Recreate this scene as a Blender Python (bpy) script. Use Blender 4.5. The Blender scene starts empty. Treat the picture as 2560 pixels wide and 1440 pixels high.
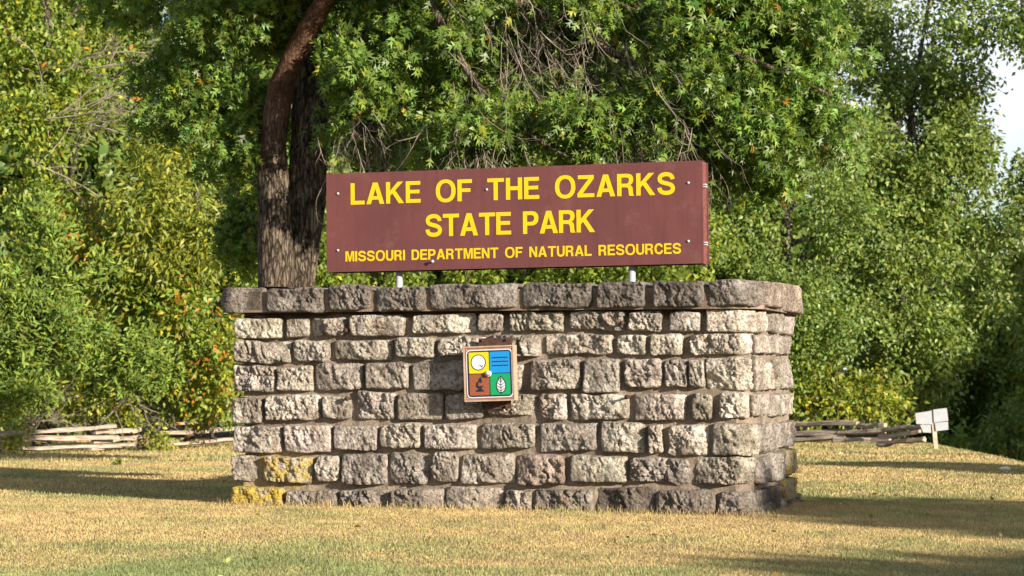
import bpy, math, random
import numpy as np
from mathutils import Vector, Matrix

random.seed(11)
rng = np.random.default_rng(11)
scene = bpy.context.scene
COL = scene.collection

# ------------------------------------------------------------------ camera
EYE = 1.2
FPX = 5600.0                      # focal length in pixels of the 2560 px wide photograph
PITCH = math.atan(212 / FPX)
cam = bpy.data.cameras.new("camera")
cam.sensor_width = 36
cam.lens = FPX / 2560 * 36
cam.clip_start = 0.1
cam.clip_end = 1500
cam.dof.use_dof = True
cam.dof.focus_distance = 19.8
cam.dof.aperture_fstop = 4.2
camo = bpy.data.objects.new("camera", cam)
camo.location = (0, 0, EYE)
camo.rotation_euler = (math.pi / 2 + PITCH, 0, 0)
COL.objects.link(camo)
scene.camera = camo

# ------------------------------------------------------------------ light
SUN_EL, SUN_AZ = math.radians(15), math.radians(135)
w = bpy.data.worlds.new("World")
scene.world = w
w.use_nodes = True
nt = w.node_tree
sky = nt.nodes.new('ShaderNodeTexSky')
sky.sky_type = 'NISHITA'
sky.sun_disc = False
sky.sun_elevation = SUN_EL
sky.sun_rotation = SUN_AZ
sky.dust_density = 0.8
# bright broken cloud, the same all round the sky
wtc = nt.nodes.new('ShaderNodeTexCoord'); wmp = nt.nodes.new('ShaderNodeMapping'); wmp.inputs['Scale'].default_value = (1, 1, 2.6); wmp.inputs['Location'].default_value = (0.35, 0.0, 0.2)
wn = nt.nodes.new('ShaderNodeTexNoise'); wn.inputs['Scale'].default_value = 3.2; wn.inputs['Detail'].default_value = 6
wr = nt.nodes.new('ShaderNodeMapRange'); wr.inputs['From Min'].default_value = .49; wr.inputs['From Max'].default_value = .60
wm = nt.nodes.new('ShaderNodeMix'); wm.data_type = 'RGBA'
nt.links.new(wtc.outputs['Generated'], wmp.inputs[0]); nt.links.new(wmp.outputs[0], wn.inputs['Vector']); nt.links.new(wn.outputs['Fac'], wr.inputs['Value'])
nt.links.new(wr.outputs[0], wm.inputs[0]); nt.links.new(sky.outputs[0], wm.inputs[6]); wm.inputs[7].default_value = (5.9, 6.3, 6.9, 1)
nt.links.new(wm.outputs[2], nt.nodes['Background'].inputs[0])
nt.nodes['Background'].inputs[1].default_value = 0.075
sl = bpy.data.lights.new("sun", 'SUN')
sl.energy = 5.0
sl.angle = math.radians(0.5)
sl.color = (1.0, 0.90, 0.74)
so = bpy.data.objects.new("sun", sl)
SUN = Vector((math.sin(SUN_AZ) * math.cos(SUN_EL), math.cos(SUN_AZ) * math.cos(SUN_EL), math.sin(SUN_EL)))
so.rotation_euler = SUN.to_track_quat('Z', 'Y').to_euler()
so.location = (20, -20, 20)
COL.objects.link(so)
scene.view_settings.view_transform = 'Standard'
scene.view_settings.look = 'None'
scene.view_settings.gamma = 1
scene.view_settings.exposure = 1.25
scene.view_settings.use_curve_mapping = False
scene.render.engine = 'CYCLES'
scene.cycles.use_denoising = True
scene.cycles.max_bounces = 6
scene.cycles.diffuse_bounces = 3
scene.cycles.transmission_bounces = 3

SUNV = np.array(SUN)

# ------------------------------------------------------------------ helpers
def ray(px, py):
    x, y = (px - 1280) / FPX, (720 - py) / FPX
    return np.array((x, math.cos(PITCH) - y * math.sin(PITCH), math.sin(PITCH) + y * math.cos(PITCH)))

def at(px, py, Y):
    d = ray(px, py)
    return np.array((0, 0, EYE)) + d * (Y / d[1])

def sstep(a, b, x):
    t = np.clip((x - a) / (b - a), 0, 1)
    return t * t * (3 - 2 * t)

def ground_z(x, y):
    x = np.asarray(x, float); y = np.asarray(y, float)
    z = -0.0075 * np.maximum(0, y - 26)
    x0 = 6.35 + 0.085 * (y - 28)
    d = np.maximum(0, x - x0)
    z = z - np.where(d < 1.2, 0.22 * d * d, 0.3168 + 0.528 * (d - 1.2)) * sstep(6, 20, y)
    z = np.maximum(z, -5.0)
    return z

_H = np.random.default_rng(5).random(4096)
def vnoise(p, seed=0):
    """smooth value noise of points p (N,3), 0..1"""
    p = np.asarray(p, float)
    i = np.floor(p).astype(np.int64)
    f = p - i
    f = f * f * (3 - 2 * f)
    out = 0
    for dx in (0, 1):
        for dy in (0, 1):
            for dz in (0, 1):
                h = ((i[:, 0] + dx) * 73856093) ^ ((i[:, 1] + dy) * 19349663) ^ ((i[:, 2] + dz) * 83492791) ^ (seed * 2654435)
                v = _H[(h ^ (h >> 11)) & 4095]
                wt = (f[:, 0] if dx else 1 - f[:, 0]) * (f[:, 1] if dy else 1 - f[:, 1]) * (f[:, 2] if dz else 1 - f[:, 2])
                out = out + v * wt
    return out

def unit(v):
    return v / np.maximum(np.linalg.norm(v, axis=-1, keepdims=True), 1e-9)

def mesh_np(name, verts, faces, mat=None, tint=None, smooth=False):
    """faces: (M,k) int array"""
    verts = np.asarray(verts, np.float32); faces = np.asarray(faces, np.int32)
    me = bpy.data.meshes.new(name)
    me.vertices.add(len(verts)); me.vertices.foreach_set('co', verts.ravel())
    k = faces.shape[1]
    me.loops.add(faces.size); me.loops.foreach_set('vertex_index', faces.ravel())
    me.polygons.add(len(faces))
    me.polygons.foreach_set('loop_start', np.arange(0, faces.size, k, dtype=np.int32))
    me.polygons.foreach_set('loop_total', np.full(len(faces), k, np.int32))
    if smooth:
        me.polygons.foreach_set('use_smooth', np.ones(len(faces), bool))
    me.update(calc_edges=True)
    if tint is not None:
        a = me.color_attributes.new('tint', 'FLOAT_COLOR', 'POINT')
        c = np.ones((len(verts), 4), np.float32); c[:, :3] = tint
        a.data.foreach_set('color', c.ravel())
    if mat: me.materials.append(mat)
    return me

def link(name, me, parent=None, loc=None, label=None, cat=None, group=None, kind=None):
    o = bpy.data.objects.new(name, me)
    COL.objects.link(o)
    if parent is not None: o.parent = parent
    if loc is not None: o.location = loc
    if label: o['label'] = label
    if cat: o['category'] = cat
    if group: o['group'] = group
    if kind: o['kind'] = kind
    return o

def thing(name, loc, label, cat, group=None):
    return link(name, None, None, loc, label, cat, group)

class MB:
    """collects pieces into one mesh"""
    def __init__(s): s.v, s.f = [], []
    def add(s, v, f):
        n = len(s.v); s.v.extend([tuple(a) for a in v]); s.f.extend([tuple(i + n for i in q) for q in f]); return s
    def box(s, o, ax, ay, az):
        o, ax, ay, az = (np.array(a, float) for a in (o, ax, ay, az))
        v = [o + i * ax + j * ay + k * az for k in (0, 1) for j in (0, 1) for i in (0, 1)]
        return s.add(v, [(0, 2, 3, 1), (4, 5, 7, 6), (0, 1, 5, 4), (1, 3, 7, 5), (3, 2, 6, 7), (2, 0, 4, 6)])
    def tube(s, pts, rad, n=8, cap=True):
        pts = np.asarray(pts, float); v = []; f = []
        rad = np.broadcast_to(rad, (len(pts),))
        prev = None
        for i, p in enumerate(pts):
            t = unit(pts[min(i + 1, len(pts) - 1)] - pts[max(i - 1, 0)])
            a = np.cross(t, (0, 0, 1.0) if abs(t[2]) < .9 else (1.0, 0, 0)) if prev is None else prev - t * np.dot(prev, t)
            a = unit(a); prev = a; b = np.cross(t, a)
            for k in range(n):
                an = 2 * math.pi * k / n
                v.append(p + rad[i] * (math.cos(an) * a + math.sin(an) * b))
        for i in range(len(pts) - 1):
            for k in range(n):
                k2 = (k + 1) % n
                f.append((i * n + k, i * n + k2, (i + 1) * n + k2, (i + 1) * n + k))
        if cap:
            f.append(tuple(range(n - 1, -1, -1))); m = (len(pts) - 1) * n; f.append(tuple(range(m, m + n)))
        return s.add(v, f)
    def mesh(s, name, mat=None, smooth=False):
        me = bpy.data.meshes.new(name); me.from_pydata(s.v, [], s.f); me.update()
        if smooth:
            for p in me.polygons: p.use_smooth = True
        if mat: me.materials.append(mat)
        return me
    def build(s, name, mat, parent=None, smooth=False, origin=None, **kw):
        me = s.mesh(name, mat, smooth)
        if origin is not None: me.transform(Matrix.Translation(-Vector(origin)))
        return link(name, me, parent, origin, **kw)

def shift(me, origin):
    me.transform(Matrix.Translation(-Vector(origin))); return me

# ------------------------------------------------------------------ materials
def newmat(name, rough=0.8, spec=0.3):
    m = bpy.data.materials.new(name); m.use_nodes = True
    b = m.node_tree.nodes['Principled BSDF']
    b.inputs['Roughness'].default_value = rough
    b.inputs['Specular IOR Level'].default_value = spec
    return m, m.node_tree, b

def N(t, typ, **kw):
    n = t.nodes.new(typ)
    for k, v in kw.items():
        if k in n.inputs: n.inputs[k].default_value = v
        else: setattr(n, k, v)
    return n

def noise_ramp(t, scale, stops, detail=4, rough=.6, vec=None, distortion=0):
    n = N(t, 'ShaderNodeTexNoise', Scale=scale, Detail=detail, Roughness=rough, Distortion=distortion)
    r = t.nodes.new('ShaderNodeValToRGB')
    el = r.color_ramp.elements
    while len(el) < len(stops): el.new(0.5)
    for e, (p, c) in zip(el, stops):
        e.position = p; e.color = (*c, 1) if not np.isscalar(c) else (c, c, c, 1)
    t.links.new(n.outputs['Fac'], r.inputs[0])
    if vec: t.links.new(vec, n.inputs['Vector'])
    return r.outputs[0]

def mixc(t, fac, a, b, mode='MIX'):
    m = t.nodes.new('ShaderNodeMix'); m.data_type = 'RGBA'; m.blend_type = mode
    for sock, val in ((m.inputs[0], fac), (m.inputs[6], a), (m.inputs[7], b)):
        if hasattr(val, 'is_linked') or isinstance(val, bpy.types.NodeSocket): t.links.new(val, sock)
        elif np.isscalar(val): sock.default_value = val
        else: sock.default_value = (*val, 1)
    return m.outputs[2]

def bump(t, b, h, strength, dist, chain=None):
    n = N(t, 'ShaderNodeBump', Strength=strength, Distance=dist)
    t.links.new(h, n.inputs['Height'])
    if chain: t.links.new(chain, n.inputs['Normal'])
    if b: t.links.new(n.outputs[0], b.inputs['Normal'])
    return n.outputs[0]

def plain(name, col, rough=.7, spec=.3, metal=0, var=.12, scale=8, bmp=0, bscale=60):
    m, t, b = newmat(name, rough, spec)
    b.inputs['Metallic'].default_value = metal
    tc = N(t, 'ShaderNodeTexCoord')
    lo = tuple(c * (1 - var) for c in col); hi = tuple(min(1, c * (1 + var)) for c in col)
    c = noise_ramp(t, scale, [(.35, lo), (.65, hi)], vec=tc.outputs['Object'])
    t.links.new(c, b.inputs['Base Color'])
    if bmp:
        n = N(t, 'ShaderNodeTexNoise', Scale=bscale, Detail=5)
        t.links.new(tc.outputs['Object'], n.inputs['Vector'])
        bump(t, b, n.outputs['Fac'], bmp, .01)
    return m

def stone_mat():
    m, t, b = newmat('rock_faced_stone', .92, .15)
    g = N(t, 'ShaderNodeNewGeometry'); oi = N(t, 'ShaderNodeObjectInfo')
    pos = g.outputs['Position']
    base = noise_ramp(t, 5, [(.3, (.21, .175, .145)), (.5, (.44, .39, .335)), (.70, (.72, .67, .60))], 6, .65, pos)
    fine = noise_ramp(t, 28, [(.38, .16), (.53, 1.0)], 5, .75, pos)
    c = mixc(t, .75, base, fine, 'MULTIPLY')
    blot = noise_ramp(t, 2.6, [(.52, 0.0), (.7, 1.0)], 7, .72, pos, .6)
    c = mixc(t, mixc(t, 1, blot, (.6, .6, .6), 'MULTIPLY'), c, (.14, .12, .115))
    rust = noise_ramp(t, 3.3, [(.62, 0.0), (.74, .5)], 5, .6, pos)
    c = mixc(t, rust, c, (.36, .22, .12))
    c = mixc(t, 1, c, oi.outputs['Color'], 'MULTIPLY')
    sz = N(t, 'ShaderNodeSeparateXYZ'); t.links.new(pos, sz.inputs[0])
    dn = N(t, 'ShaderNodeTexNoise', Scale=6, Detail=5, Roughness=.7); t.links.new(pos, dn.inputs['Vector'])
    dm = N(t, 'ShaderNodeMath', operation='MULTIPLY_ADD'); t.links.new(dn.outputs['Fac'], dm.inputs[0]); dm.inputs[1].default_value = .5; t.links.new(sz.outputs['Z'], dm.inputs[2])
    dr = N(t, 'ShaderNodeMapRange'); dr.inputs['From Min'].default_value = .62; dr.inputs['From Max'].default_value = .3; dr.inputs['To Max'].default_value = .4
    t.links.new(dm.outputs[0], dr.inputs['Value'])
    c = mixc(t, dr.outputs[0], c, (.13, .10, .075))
    # yellow crustose lichen, amount carried per stone
    li = N(t, 'ShaderNodeTexNoise', Scale=13, Detail=8, Roughness=.8)
    t.links.new(pos, li.inputs['Vector'])
    ad = N(t, 'ShaderNodeMath', operation='ADD'); t.links.new(li.outputs['Fac'], ad.inputs[0]); t.links.new(oi.outputs['Alpha'], ad.inputs[1])
    mr = N(t, 'ShaderNodeMapRange'); mr.inputs['From Min'].default_value = 1.0; mr.inputs['From Max'].default_value = 1.14
    t.links.new(ad.outputs[0], mr.inputs['Value'])
    c = mixc(t, mr.outputs[0], c, (.46, .33, .05))
    t.links.new(c, b.inputs['Base Color'])
    n1 = N(t, 'ShaderNodeTexNoise', Scale=55, Detail=6, Roughness=.7); t.links.new(pos, n1.inputs['Vector'])
    n2 = N(t, 'ShaderNodeTexVoronoi', Scale=38); t.links.new(pos, n2.inputs['Vector'])
    b1 = bump(t, None, n2.outputs['Distance'], .7, .03)
    bump(t, b, n1.outputs['Fac'], .9, .03, b1)
    return m

def mortar_mat():
    m, t, b = newmat('mortar', .95, .1)
    g = N(t, 'ShaderNodeNewGeometry'); pos = g.outputs['Position']
    c = noise_ramp(t, 3, [(.35, (.14, .11, .085)), (.6, (.27, .215, .17))], 8, .7, pos)
    sp = noise_ramp(t, 60, [(.4, .6), (.6, 1.0)], 3, .6, pos)
    c = mixc(t, .8, c, sp, 'MULTIPLY')
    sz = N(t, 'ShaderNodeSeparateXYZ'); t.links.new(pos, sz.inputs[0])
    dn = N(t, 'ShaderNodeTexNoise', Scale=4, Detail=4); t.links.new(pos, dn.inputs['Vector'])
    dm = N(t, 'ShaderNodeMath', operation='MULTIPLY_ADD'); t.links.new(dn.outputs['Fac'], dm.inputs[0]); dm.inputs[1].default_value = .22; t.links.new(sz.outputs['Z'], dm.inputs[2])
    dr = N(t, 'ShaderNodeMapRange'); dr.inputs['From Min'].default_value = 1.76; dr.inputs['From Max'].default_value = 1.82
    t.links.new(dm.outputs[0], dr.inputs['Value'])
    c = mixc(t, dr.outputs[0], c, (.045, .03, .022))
    # lichen tinge low at the left and right corners
    sx = N(t, 'ShaderNodeSeparateXYZ'); t.links.new(pos, sx.inputs[0])
    zlow = N(t, 'ShaderNodeMapRange'); zlow.inputs['From Min'].default_value = .62; zlow.inputs['From Max'].default_value = .35
    t.links.new(sx.outputs['Z'], zlow.inputs['Value'])
    xl = N(t, 'ShaderNodeMapRange'); xl.inputs['From Min'].default_value = -1.75; xl.inputs['From Max'].default_value = -2.05
    t.links.new(sx.outputs['X'], xl.inputs['Value'])
    mu = N(t, 'ShaderNodeMath', operation='MULTIPLY'); t.links.new(zlow.outputs[0], mu.inputs[0]); t.links.new(xl.outputs[0], mu.inputs[1])
    ln = noise_ramp(t, 5, [(.42, 0.0), (.6, .8)], 5, .7, pos)
    c = mixc(t, mixc(t, 1, mu.outputs[0], ln, 'MULTIPLY'), c, (.38, .27, .05))
    t.links.new(c, b.inputs['Base Color'])
    n1 = N(t, 'ShaderNodeTexNoise', Scale=40, Detail=6, Roughness=.7); t.links.new(pos, n1.inputs['Vector'])
    bump(t, b, n1.outputs['Fac'], .6, .012)
    return m

def leaf_mat(name, col, rough=.4, trans=.3, spec=.5, tcol=None):
    m, t, b = newmat(name, rough, spec)
    at_ = N(t, 'ShaderNodeAttribute', attribute_name='tint')
    c = mixc(t, 1, at_.outputs['Color'], col, 'MULTIPLY')
    t.links.new(c, b.inputs['Base Color'])
    tr = N(t, 'ShaderNodeBsdfTranslucent')
    tc = mixc(t, 1, at_.outputs['Color'], tcol or tuple(min(1, k * f) for k, f in zip(col, (1.3, 1.5, .7))), 'MULTIPLY')
    t.links.new(tc, tr.inputs['Color'])
    ms = N(t, 'ShaderNodeMixShader'); ms.inputs[0].default_value = trans
    t.links.new(b.outputs[0], ms.inputs[1]); t.links.new(tr.outputs[0], ms.inputs[2])
    t.links.new(ms.outputs[0], t.nodes['Material Output'].inputs['Surface'])
    return m

def bark_mat(name, dark, light, scale=9):
    m, t, b = newmat(name, .95, .1)
    g = N(t, 'ShaderNodeNewGeometry')
    mp = N(t, 'ShaderNodeMapping'); mp.inputs['Scale'].default_value = (1, 1, .4)
    t.links.new(g.outputs['Position'], mp.inputs[0])
    c = noise_ramp(t, scale, [(.36, dark), (.62, light)], 7, .7, mp.outputs[0], .4)
    t.links.new(c, b.inputs['Base Color'])
    n1 = N(t, 'ShaderNodeTexNoise', Scale=scale * 2.4, Detail=7, Roughness=.7, Distortion=.5); t.links.new(mp.outputs[0], n1.inputs['Vector'])
    wn = N(t, 'ShaderNodeTexNoise', Scale=6, Detail=3); t.links.new(g.outputs['Position'], wn.inputs['Vector'])
    m2 = N(t, 'ShaderNodeMapping'); m2.inputs['Scale'].default_value = (1, 1, .16); t.links.new(mixc(t, .06, g.outputs['Position'], wn.outputs['Color'], 'ADD'), m2.inputs[0])
    vo = N(t, 'ShaderNodeTexVoronoi', Scale=scale * 2.2, feature='DISTANCE_TO_EDGE'); t.links.new(m2.outputs[0], vo.inputs['Vector'])
    fr_ = N(t, 'ShaderNodeMapRange'); fr_.inputs['From Max'].default_value = .16; fr_.inputs['To Min'].default_value = .3; t.links.new(vo.outputs['Distance'], fr_.inputs['Value'])
    t.links.new(mixc(t, 1, c, fr_.outputs[0], 'MULTIPLY'), b.inputs['Base Color'])
    b1 = bump(t, None, fr_.outputs[0], 1, .05)
    bump(t, b, n1.outputs['Fac'], 1, .05, b1)
    return m

M_STONE, M_MORTAR = stone_mat(), mortar_mat()
M_OAKLEAF = leaf_mat('oak_leaf', (.125, .19, .033), .44, .40, .42)
M_LEAF = leaf_mat('broad_leaf', (.175, .225, .03), .46, .42, .4)
M_FARLEAF = leaf_mat('far_leaf', (.145, .20, .042), .46, .38, .4)
M_CEDAR = leaf_mat('cedar_needle', (.145, .20, .035), .6, .25, .2)
M_GRASS = leaf_mat('grass_blade', (1, 1, 1), .6, .3, .25, (1, 1, 1))
M_BARK = bark_mat('oak_bark', (.04, .03, .022), (.25, .20, .15), 12)
M_BARK2 = bark_mat('grey_bark', (.09, .075, .06), (.28, .24, .20), 12)
def oak_left():
    m = bark_mat('oak_bark_to_smooth', (.04, .03, .022), (.24, .185, .14), 12)
    t = m.node_tree; b = t.nodes['Principled BSDF']
    src = b.inputs['Base Color'].links[0].from_socket
    g = N(t, 'ShaderNodeNewGeometry'); sx = N(t, 'ShaderNodeSeparateXYZ'); t.links.new(g.outputs['Position'], sx.inputs[0])
    nz = N(t, 'ShaderNodeTexNoise', Scale=5, Detail=5); t.links.new(g.outputs['Position'], nz.inputs['Vector'])
    ma = N(t, 'ShaderNodeMath', operation='MULTIPLY_ADD'); t.links.new(nz.outputs['Fac'], ma.inputs[0]); ma.inputs[1].default_value = 1.3; t.links.new(sx.outputs['Z'], ma.inputs[2])
    mr = N(t, 'ShaderNodeMapRange'); mr.inputs['From Min'].default_value = 4.0; mr.inputs['From Max'].default_value = 4.9
    t.links.new(ma.outputs[0], mr.inputs['Value'])
    red = noise_ramp(t, 6, [(.35, (.085, .045, .028)), (.65, (.20, .11, .072))], 5, .6, g.outputs['Position'])
    t.links.new(mixc(t, mr.outputs[0], src, red), b.inputs['Base Color'])
    return m
M_REDBARK = oak_left()
M_TWIG = plain('dead_twig', (.21, .175, .145), .9, .1, var=.4, scale=5)
def sign_mat():
    m, t, b = newmat('brown_sign_paint', .5, .35)
    g = N(t, 'ShaderNodeNewGeometry'); pos = g.outputs['Position']
    c = noise_ramp(t, 1.6, [(.35, (.095, .030, .030)), (.65, (.122, .038, .036))], 5, .6, pos)
    mp = N(t, 'ShaderNodeMapping'); mp.inputs['Scale'].default_value = (9, 9, .8); t.links.new(pos, mp.inputs[0])
    st = noise_ramp(t, 2.2, [(.50, 0.0), (.72, .55)], 5, .6, mp.outputs[0])
    c = mixc(t, st, c, (.075, .022, .022))
    fl = noise_ramp(t, 14, [(.60, 0.0), (.70, .5)], 6, .75, pos)
    c = mixc(t, fl, c, (.08, .026, .024))
    dust_ = noise_ramp(t, 5, [(.55, 0.0), (.8, .35)], 6, .7, pos)
    c = mixc(t, dust_, c, (.21, .12, .105))
    t.links.new(c, b.inputs['Base Color'])
    n = N(t, 'ShaderNodeTexNoise', Scale=60, Detail=4); t.links.new(mp.outputs[0], n.inputs['Vector'])
    bump(t, b, n.outputs['Fac'], .12, .01)
    return m
M_SIGN = sign_mat()
M_SIGNEDGE = plain('worn_brown_metal', (.14, .04, .035), .5, .4, var=.5, scale=30)
M_YELLOW = plain('yellow_lettering', (.62, .385, .004), .5, .35, var=.1, scale=9)
M_STEEL = plain('galvanised_steel', (.45, .45, .47), .45, .5, metal=.3, var=.15, scale=12)
M_RUST = plain('rusty_iron', (.06, .03, .024), .8, .2, var=.35, scale=30, bmp=.3)
M_FRAME = plain('tan_metal_frame', (.34, .25, .18), .5, .4, var=.12, scale=12)
M_PLATE = plain('dull_brown_plate', (.24, .12, .09), .5, .4, var=.15, scale=12)
M_SOIL = plain('soil', (.10, .07, .045), .95, .1, var=.4, scale=6, bmp=.5)
M_RAIL = None

def rail_mat():
    m, t, b = newmat('weathered_rail_wood', .9, .15)
    g = N(t, 'ShaderNodeNewGeometry')
    mp = N(t, 'ShaderNodeMapping'); mp.inputs['Scale'].default_value = (.5, .5, 6)
    t.links.new(g.outputs['Position'], mp.inputs[0])
    c = noise_ramp(t, 8, [(.35, (.15, .11, .085)), (.52, (.34, .27, .215)), (.75, (.50, .43, .36))], 6, .65, mp.outputs[0])
    t.links.new(c, b.inputs['Base Color'])
    n1 = N(t, 'ShaderNodeTexNoise', Scale=14, Detail=5); t.links.new(mp.outputs[0], n1.inputs['Vector'])
    bump(t, b, n1.outputs['Fac'], .6, .03)
    return m
M_RAIL = rail_mat()

# ------------------------------------------------------------------ ground
def build_ground():
    xs = np.concatenate([np.linspace(-400, -30, 14)[:-1], np.linspace(-30, 30, 121), np.linspace(30, 400, 14)[1:]])
    ys = np.concatenate([np.linspace(-120, 0, 8)[:-1], np.linspace(0, 80, 201), np.linspace(80, 900, 16)[1:]])
    X, Y = np.meshgrid(xs, ys)
    Z = ground_z(X, Y)
    P = np.stack([X, Y, Z], -1).reshape(-1, 3)
    P[:, 2] += (vnoise(P * (.35, .35, 0) + 3, 3) - .5) * .05 * (np.abs(P[:, 0]) < 40)
    nx, ny = len(xs), len(ys)
    i = np.arange(nx * ny).reshape(ny, nx)
    F = np.stack([i[:-1, :-1], i[:-1, 1:], i[1:, 1:], i[1:, :-1]], -1).reshape(-1, 4)
    m, t, b = newmat('dry_lawn_soil', .95, .1)
    g = N(t, 'ShaderNodeNewGeometry'); pos = g.outputs['Position']
    c = noise_ramp(t, .55, [(.38, (.27, .22, .09)), (.6, (.46, .35, .17))], 6, .6, pos)
    fine = noise_ramp(t, 22, [(.35, .55), (.6, 1.0)], 6, .75, pos)
    c = mixc(t, 1, c, fine, 'MULTIPLY')
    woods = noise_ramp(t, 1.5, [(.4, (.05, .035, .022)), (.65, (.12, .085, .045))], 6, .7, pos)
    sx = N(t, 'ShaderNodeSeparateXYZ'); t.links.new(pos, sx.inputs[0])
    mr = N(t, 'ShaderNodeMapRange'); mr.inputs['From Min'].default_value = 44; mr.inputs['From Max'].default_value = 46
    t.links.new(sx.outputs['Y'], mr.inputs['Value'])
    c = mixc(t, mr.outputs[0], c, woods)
    t.links.new(c, b.inputs['Base Color'])
    n1 = N(t, 'ShaderNodeTexNoise', Scale=30, Detail=5, Roughness=.7); t.links.new(pos, n1.inputs['Vector'])
    bump(t, b, n1.outputs['Fac'], 1, .04)
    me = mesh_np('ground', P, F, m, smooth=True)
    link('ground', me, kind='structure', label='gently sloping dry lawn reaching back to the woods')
build_ground()

def gz(x, y):
    P = np.stack([np.atleast_1d(x).astype(float), np.atleast_1d(y).astype(float), np.zeros(np.size(x))], -1)
    return ground_z(x, y) + (vnoise(P * (.35, .35, 0) + 3, 3) - .5) * .05

# ------------------------------------------------------------------ the stone wall
A = at(577, 932, 20.3)[:2]
B = at(1845, 932, 19.04)[:2]
U2 = unit(B - A); NB = np.array((-U2[1], U2[0]))            # NB points backwards, away from the camera
if NB[1] < 0: NB = -NB
N2 = -NB
U3 = np.array((*U2, 0)); N3 = np.array((*N2, 0))
c45 = unit(U2 + NB)
C = B + c45 * .241
D = C + NB * 2.14
LB = A + NB * 2.3
PATH = [LB, A, B, C, D]
SEG = np.concatenate([[0], np.cumsum([np.linalg.norm(PATH[i + 1] - PATH[i]) for i in range(4)])])
S_A, S_B, S_C, S_D = SEG[1], SEG[2], SEG[3], SEG[4]

def poly_at(s, path=PATH):
    s = np.asarray(s, float)
    x = np.interp(s, SEG, [p[0] for p in path]); y = np.interp(s, SEG, [p[1] for p in path])
    p = np.stack([x, y], -1)
    lo = s < 0; hi = s > SEG[-1]
    d0 = unit(path[1] - path[0]); d1 = unit(path[-1] - path[-2])
    p = np.where(lo[..., None], path[0] + d0 * s[..., None], p)
    p = np.where(hi[..., None], path[-1] + d1 * (s - SEG[-1])[..., None], p)
    return p

def wall_at(s, off, r=.035):
    """point and outward normal on the (slightly rounded) wall line at arc length s"""
    s = np.asarray(s, float)
    ks = np.linspace(-1, 1, 7)
    p = sum(poly_at(s + k * r) for k in ks) / 7
    tan = unit(poly_at(s + r) - poly_at(s - r))
    n = np.stack([tan[..., 1], -tan[..., 0]], -1)
    return p + n * np.asarray(off)[..., None] if np.ndim(off) else p + n * off, n

def s_of_px(px, off=0.0):
    """arc length where the sight line of column px meets the wall line"""
    k = (px - 1280) / FPX
    best = None
    for i in (1, 2, 3):
        a, b = PATH[i], PATH[i + 1]
        tn = unit(b - a); nn = np.array((tn[1], -tn[0]))
        a2, b2 = a + nn * off, b + nn * off
        den = (b2[0] - a2[0]) - k * (b2[1] - a2[1])
        t = (k * a2[1] - a2[0]) / den
        L = np.linalg.norm(b - a)
        e = 0 if 0 <= t <= 1 else min(abs(t), abs(t - 1)) * L
        cand = (e, SEG[i] + t * L)
        if best is None or cand[0] < best[0] - 1e-6: best = cand
    return best[1]

def z_of(py, s, off=0.0):
    Y = wall_at(np.array(s), off)[0][1]
    return EYE - (py - 932) / FPX * Y * 1.0

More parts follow.
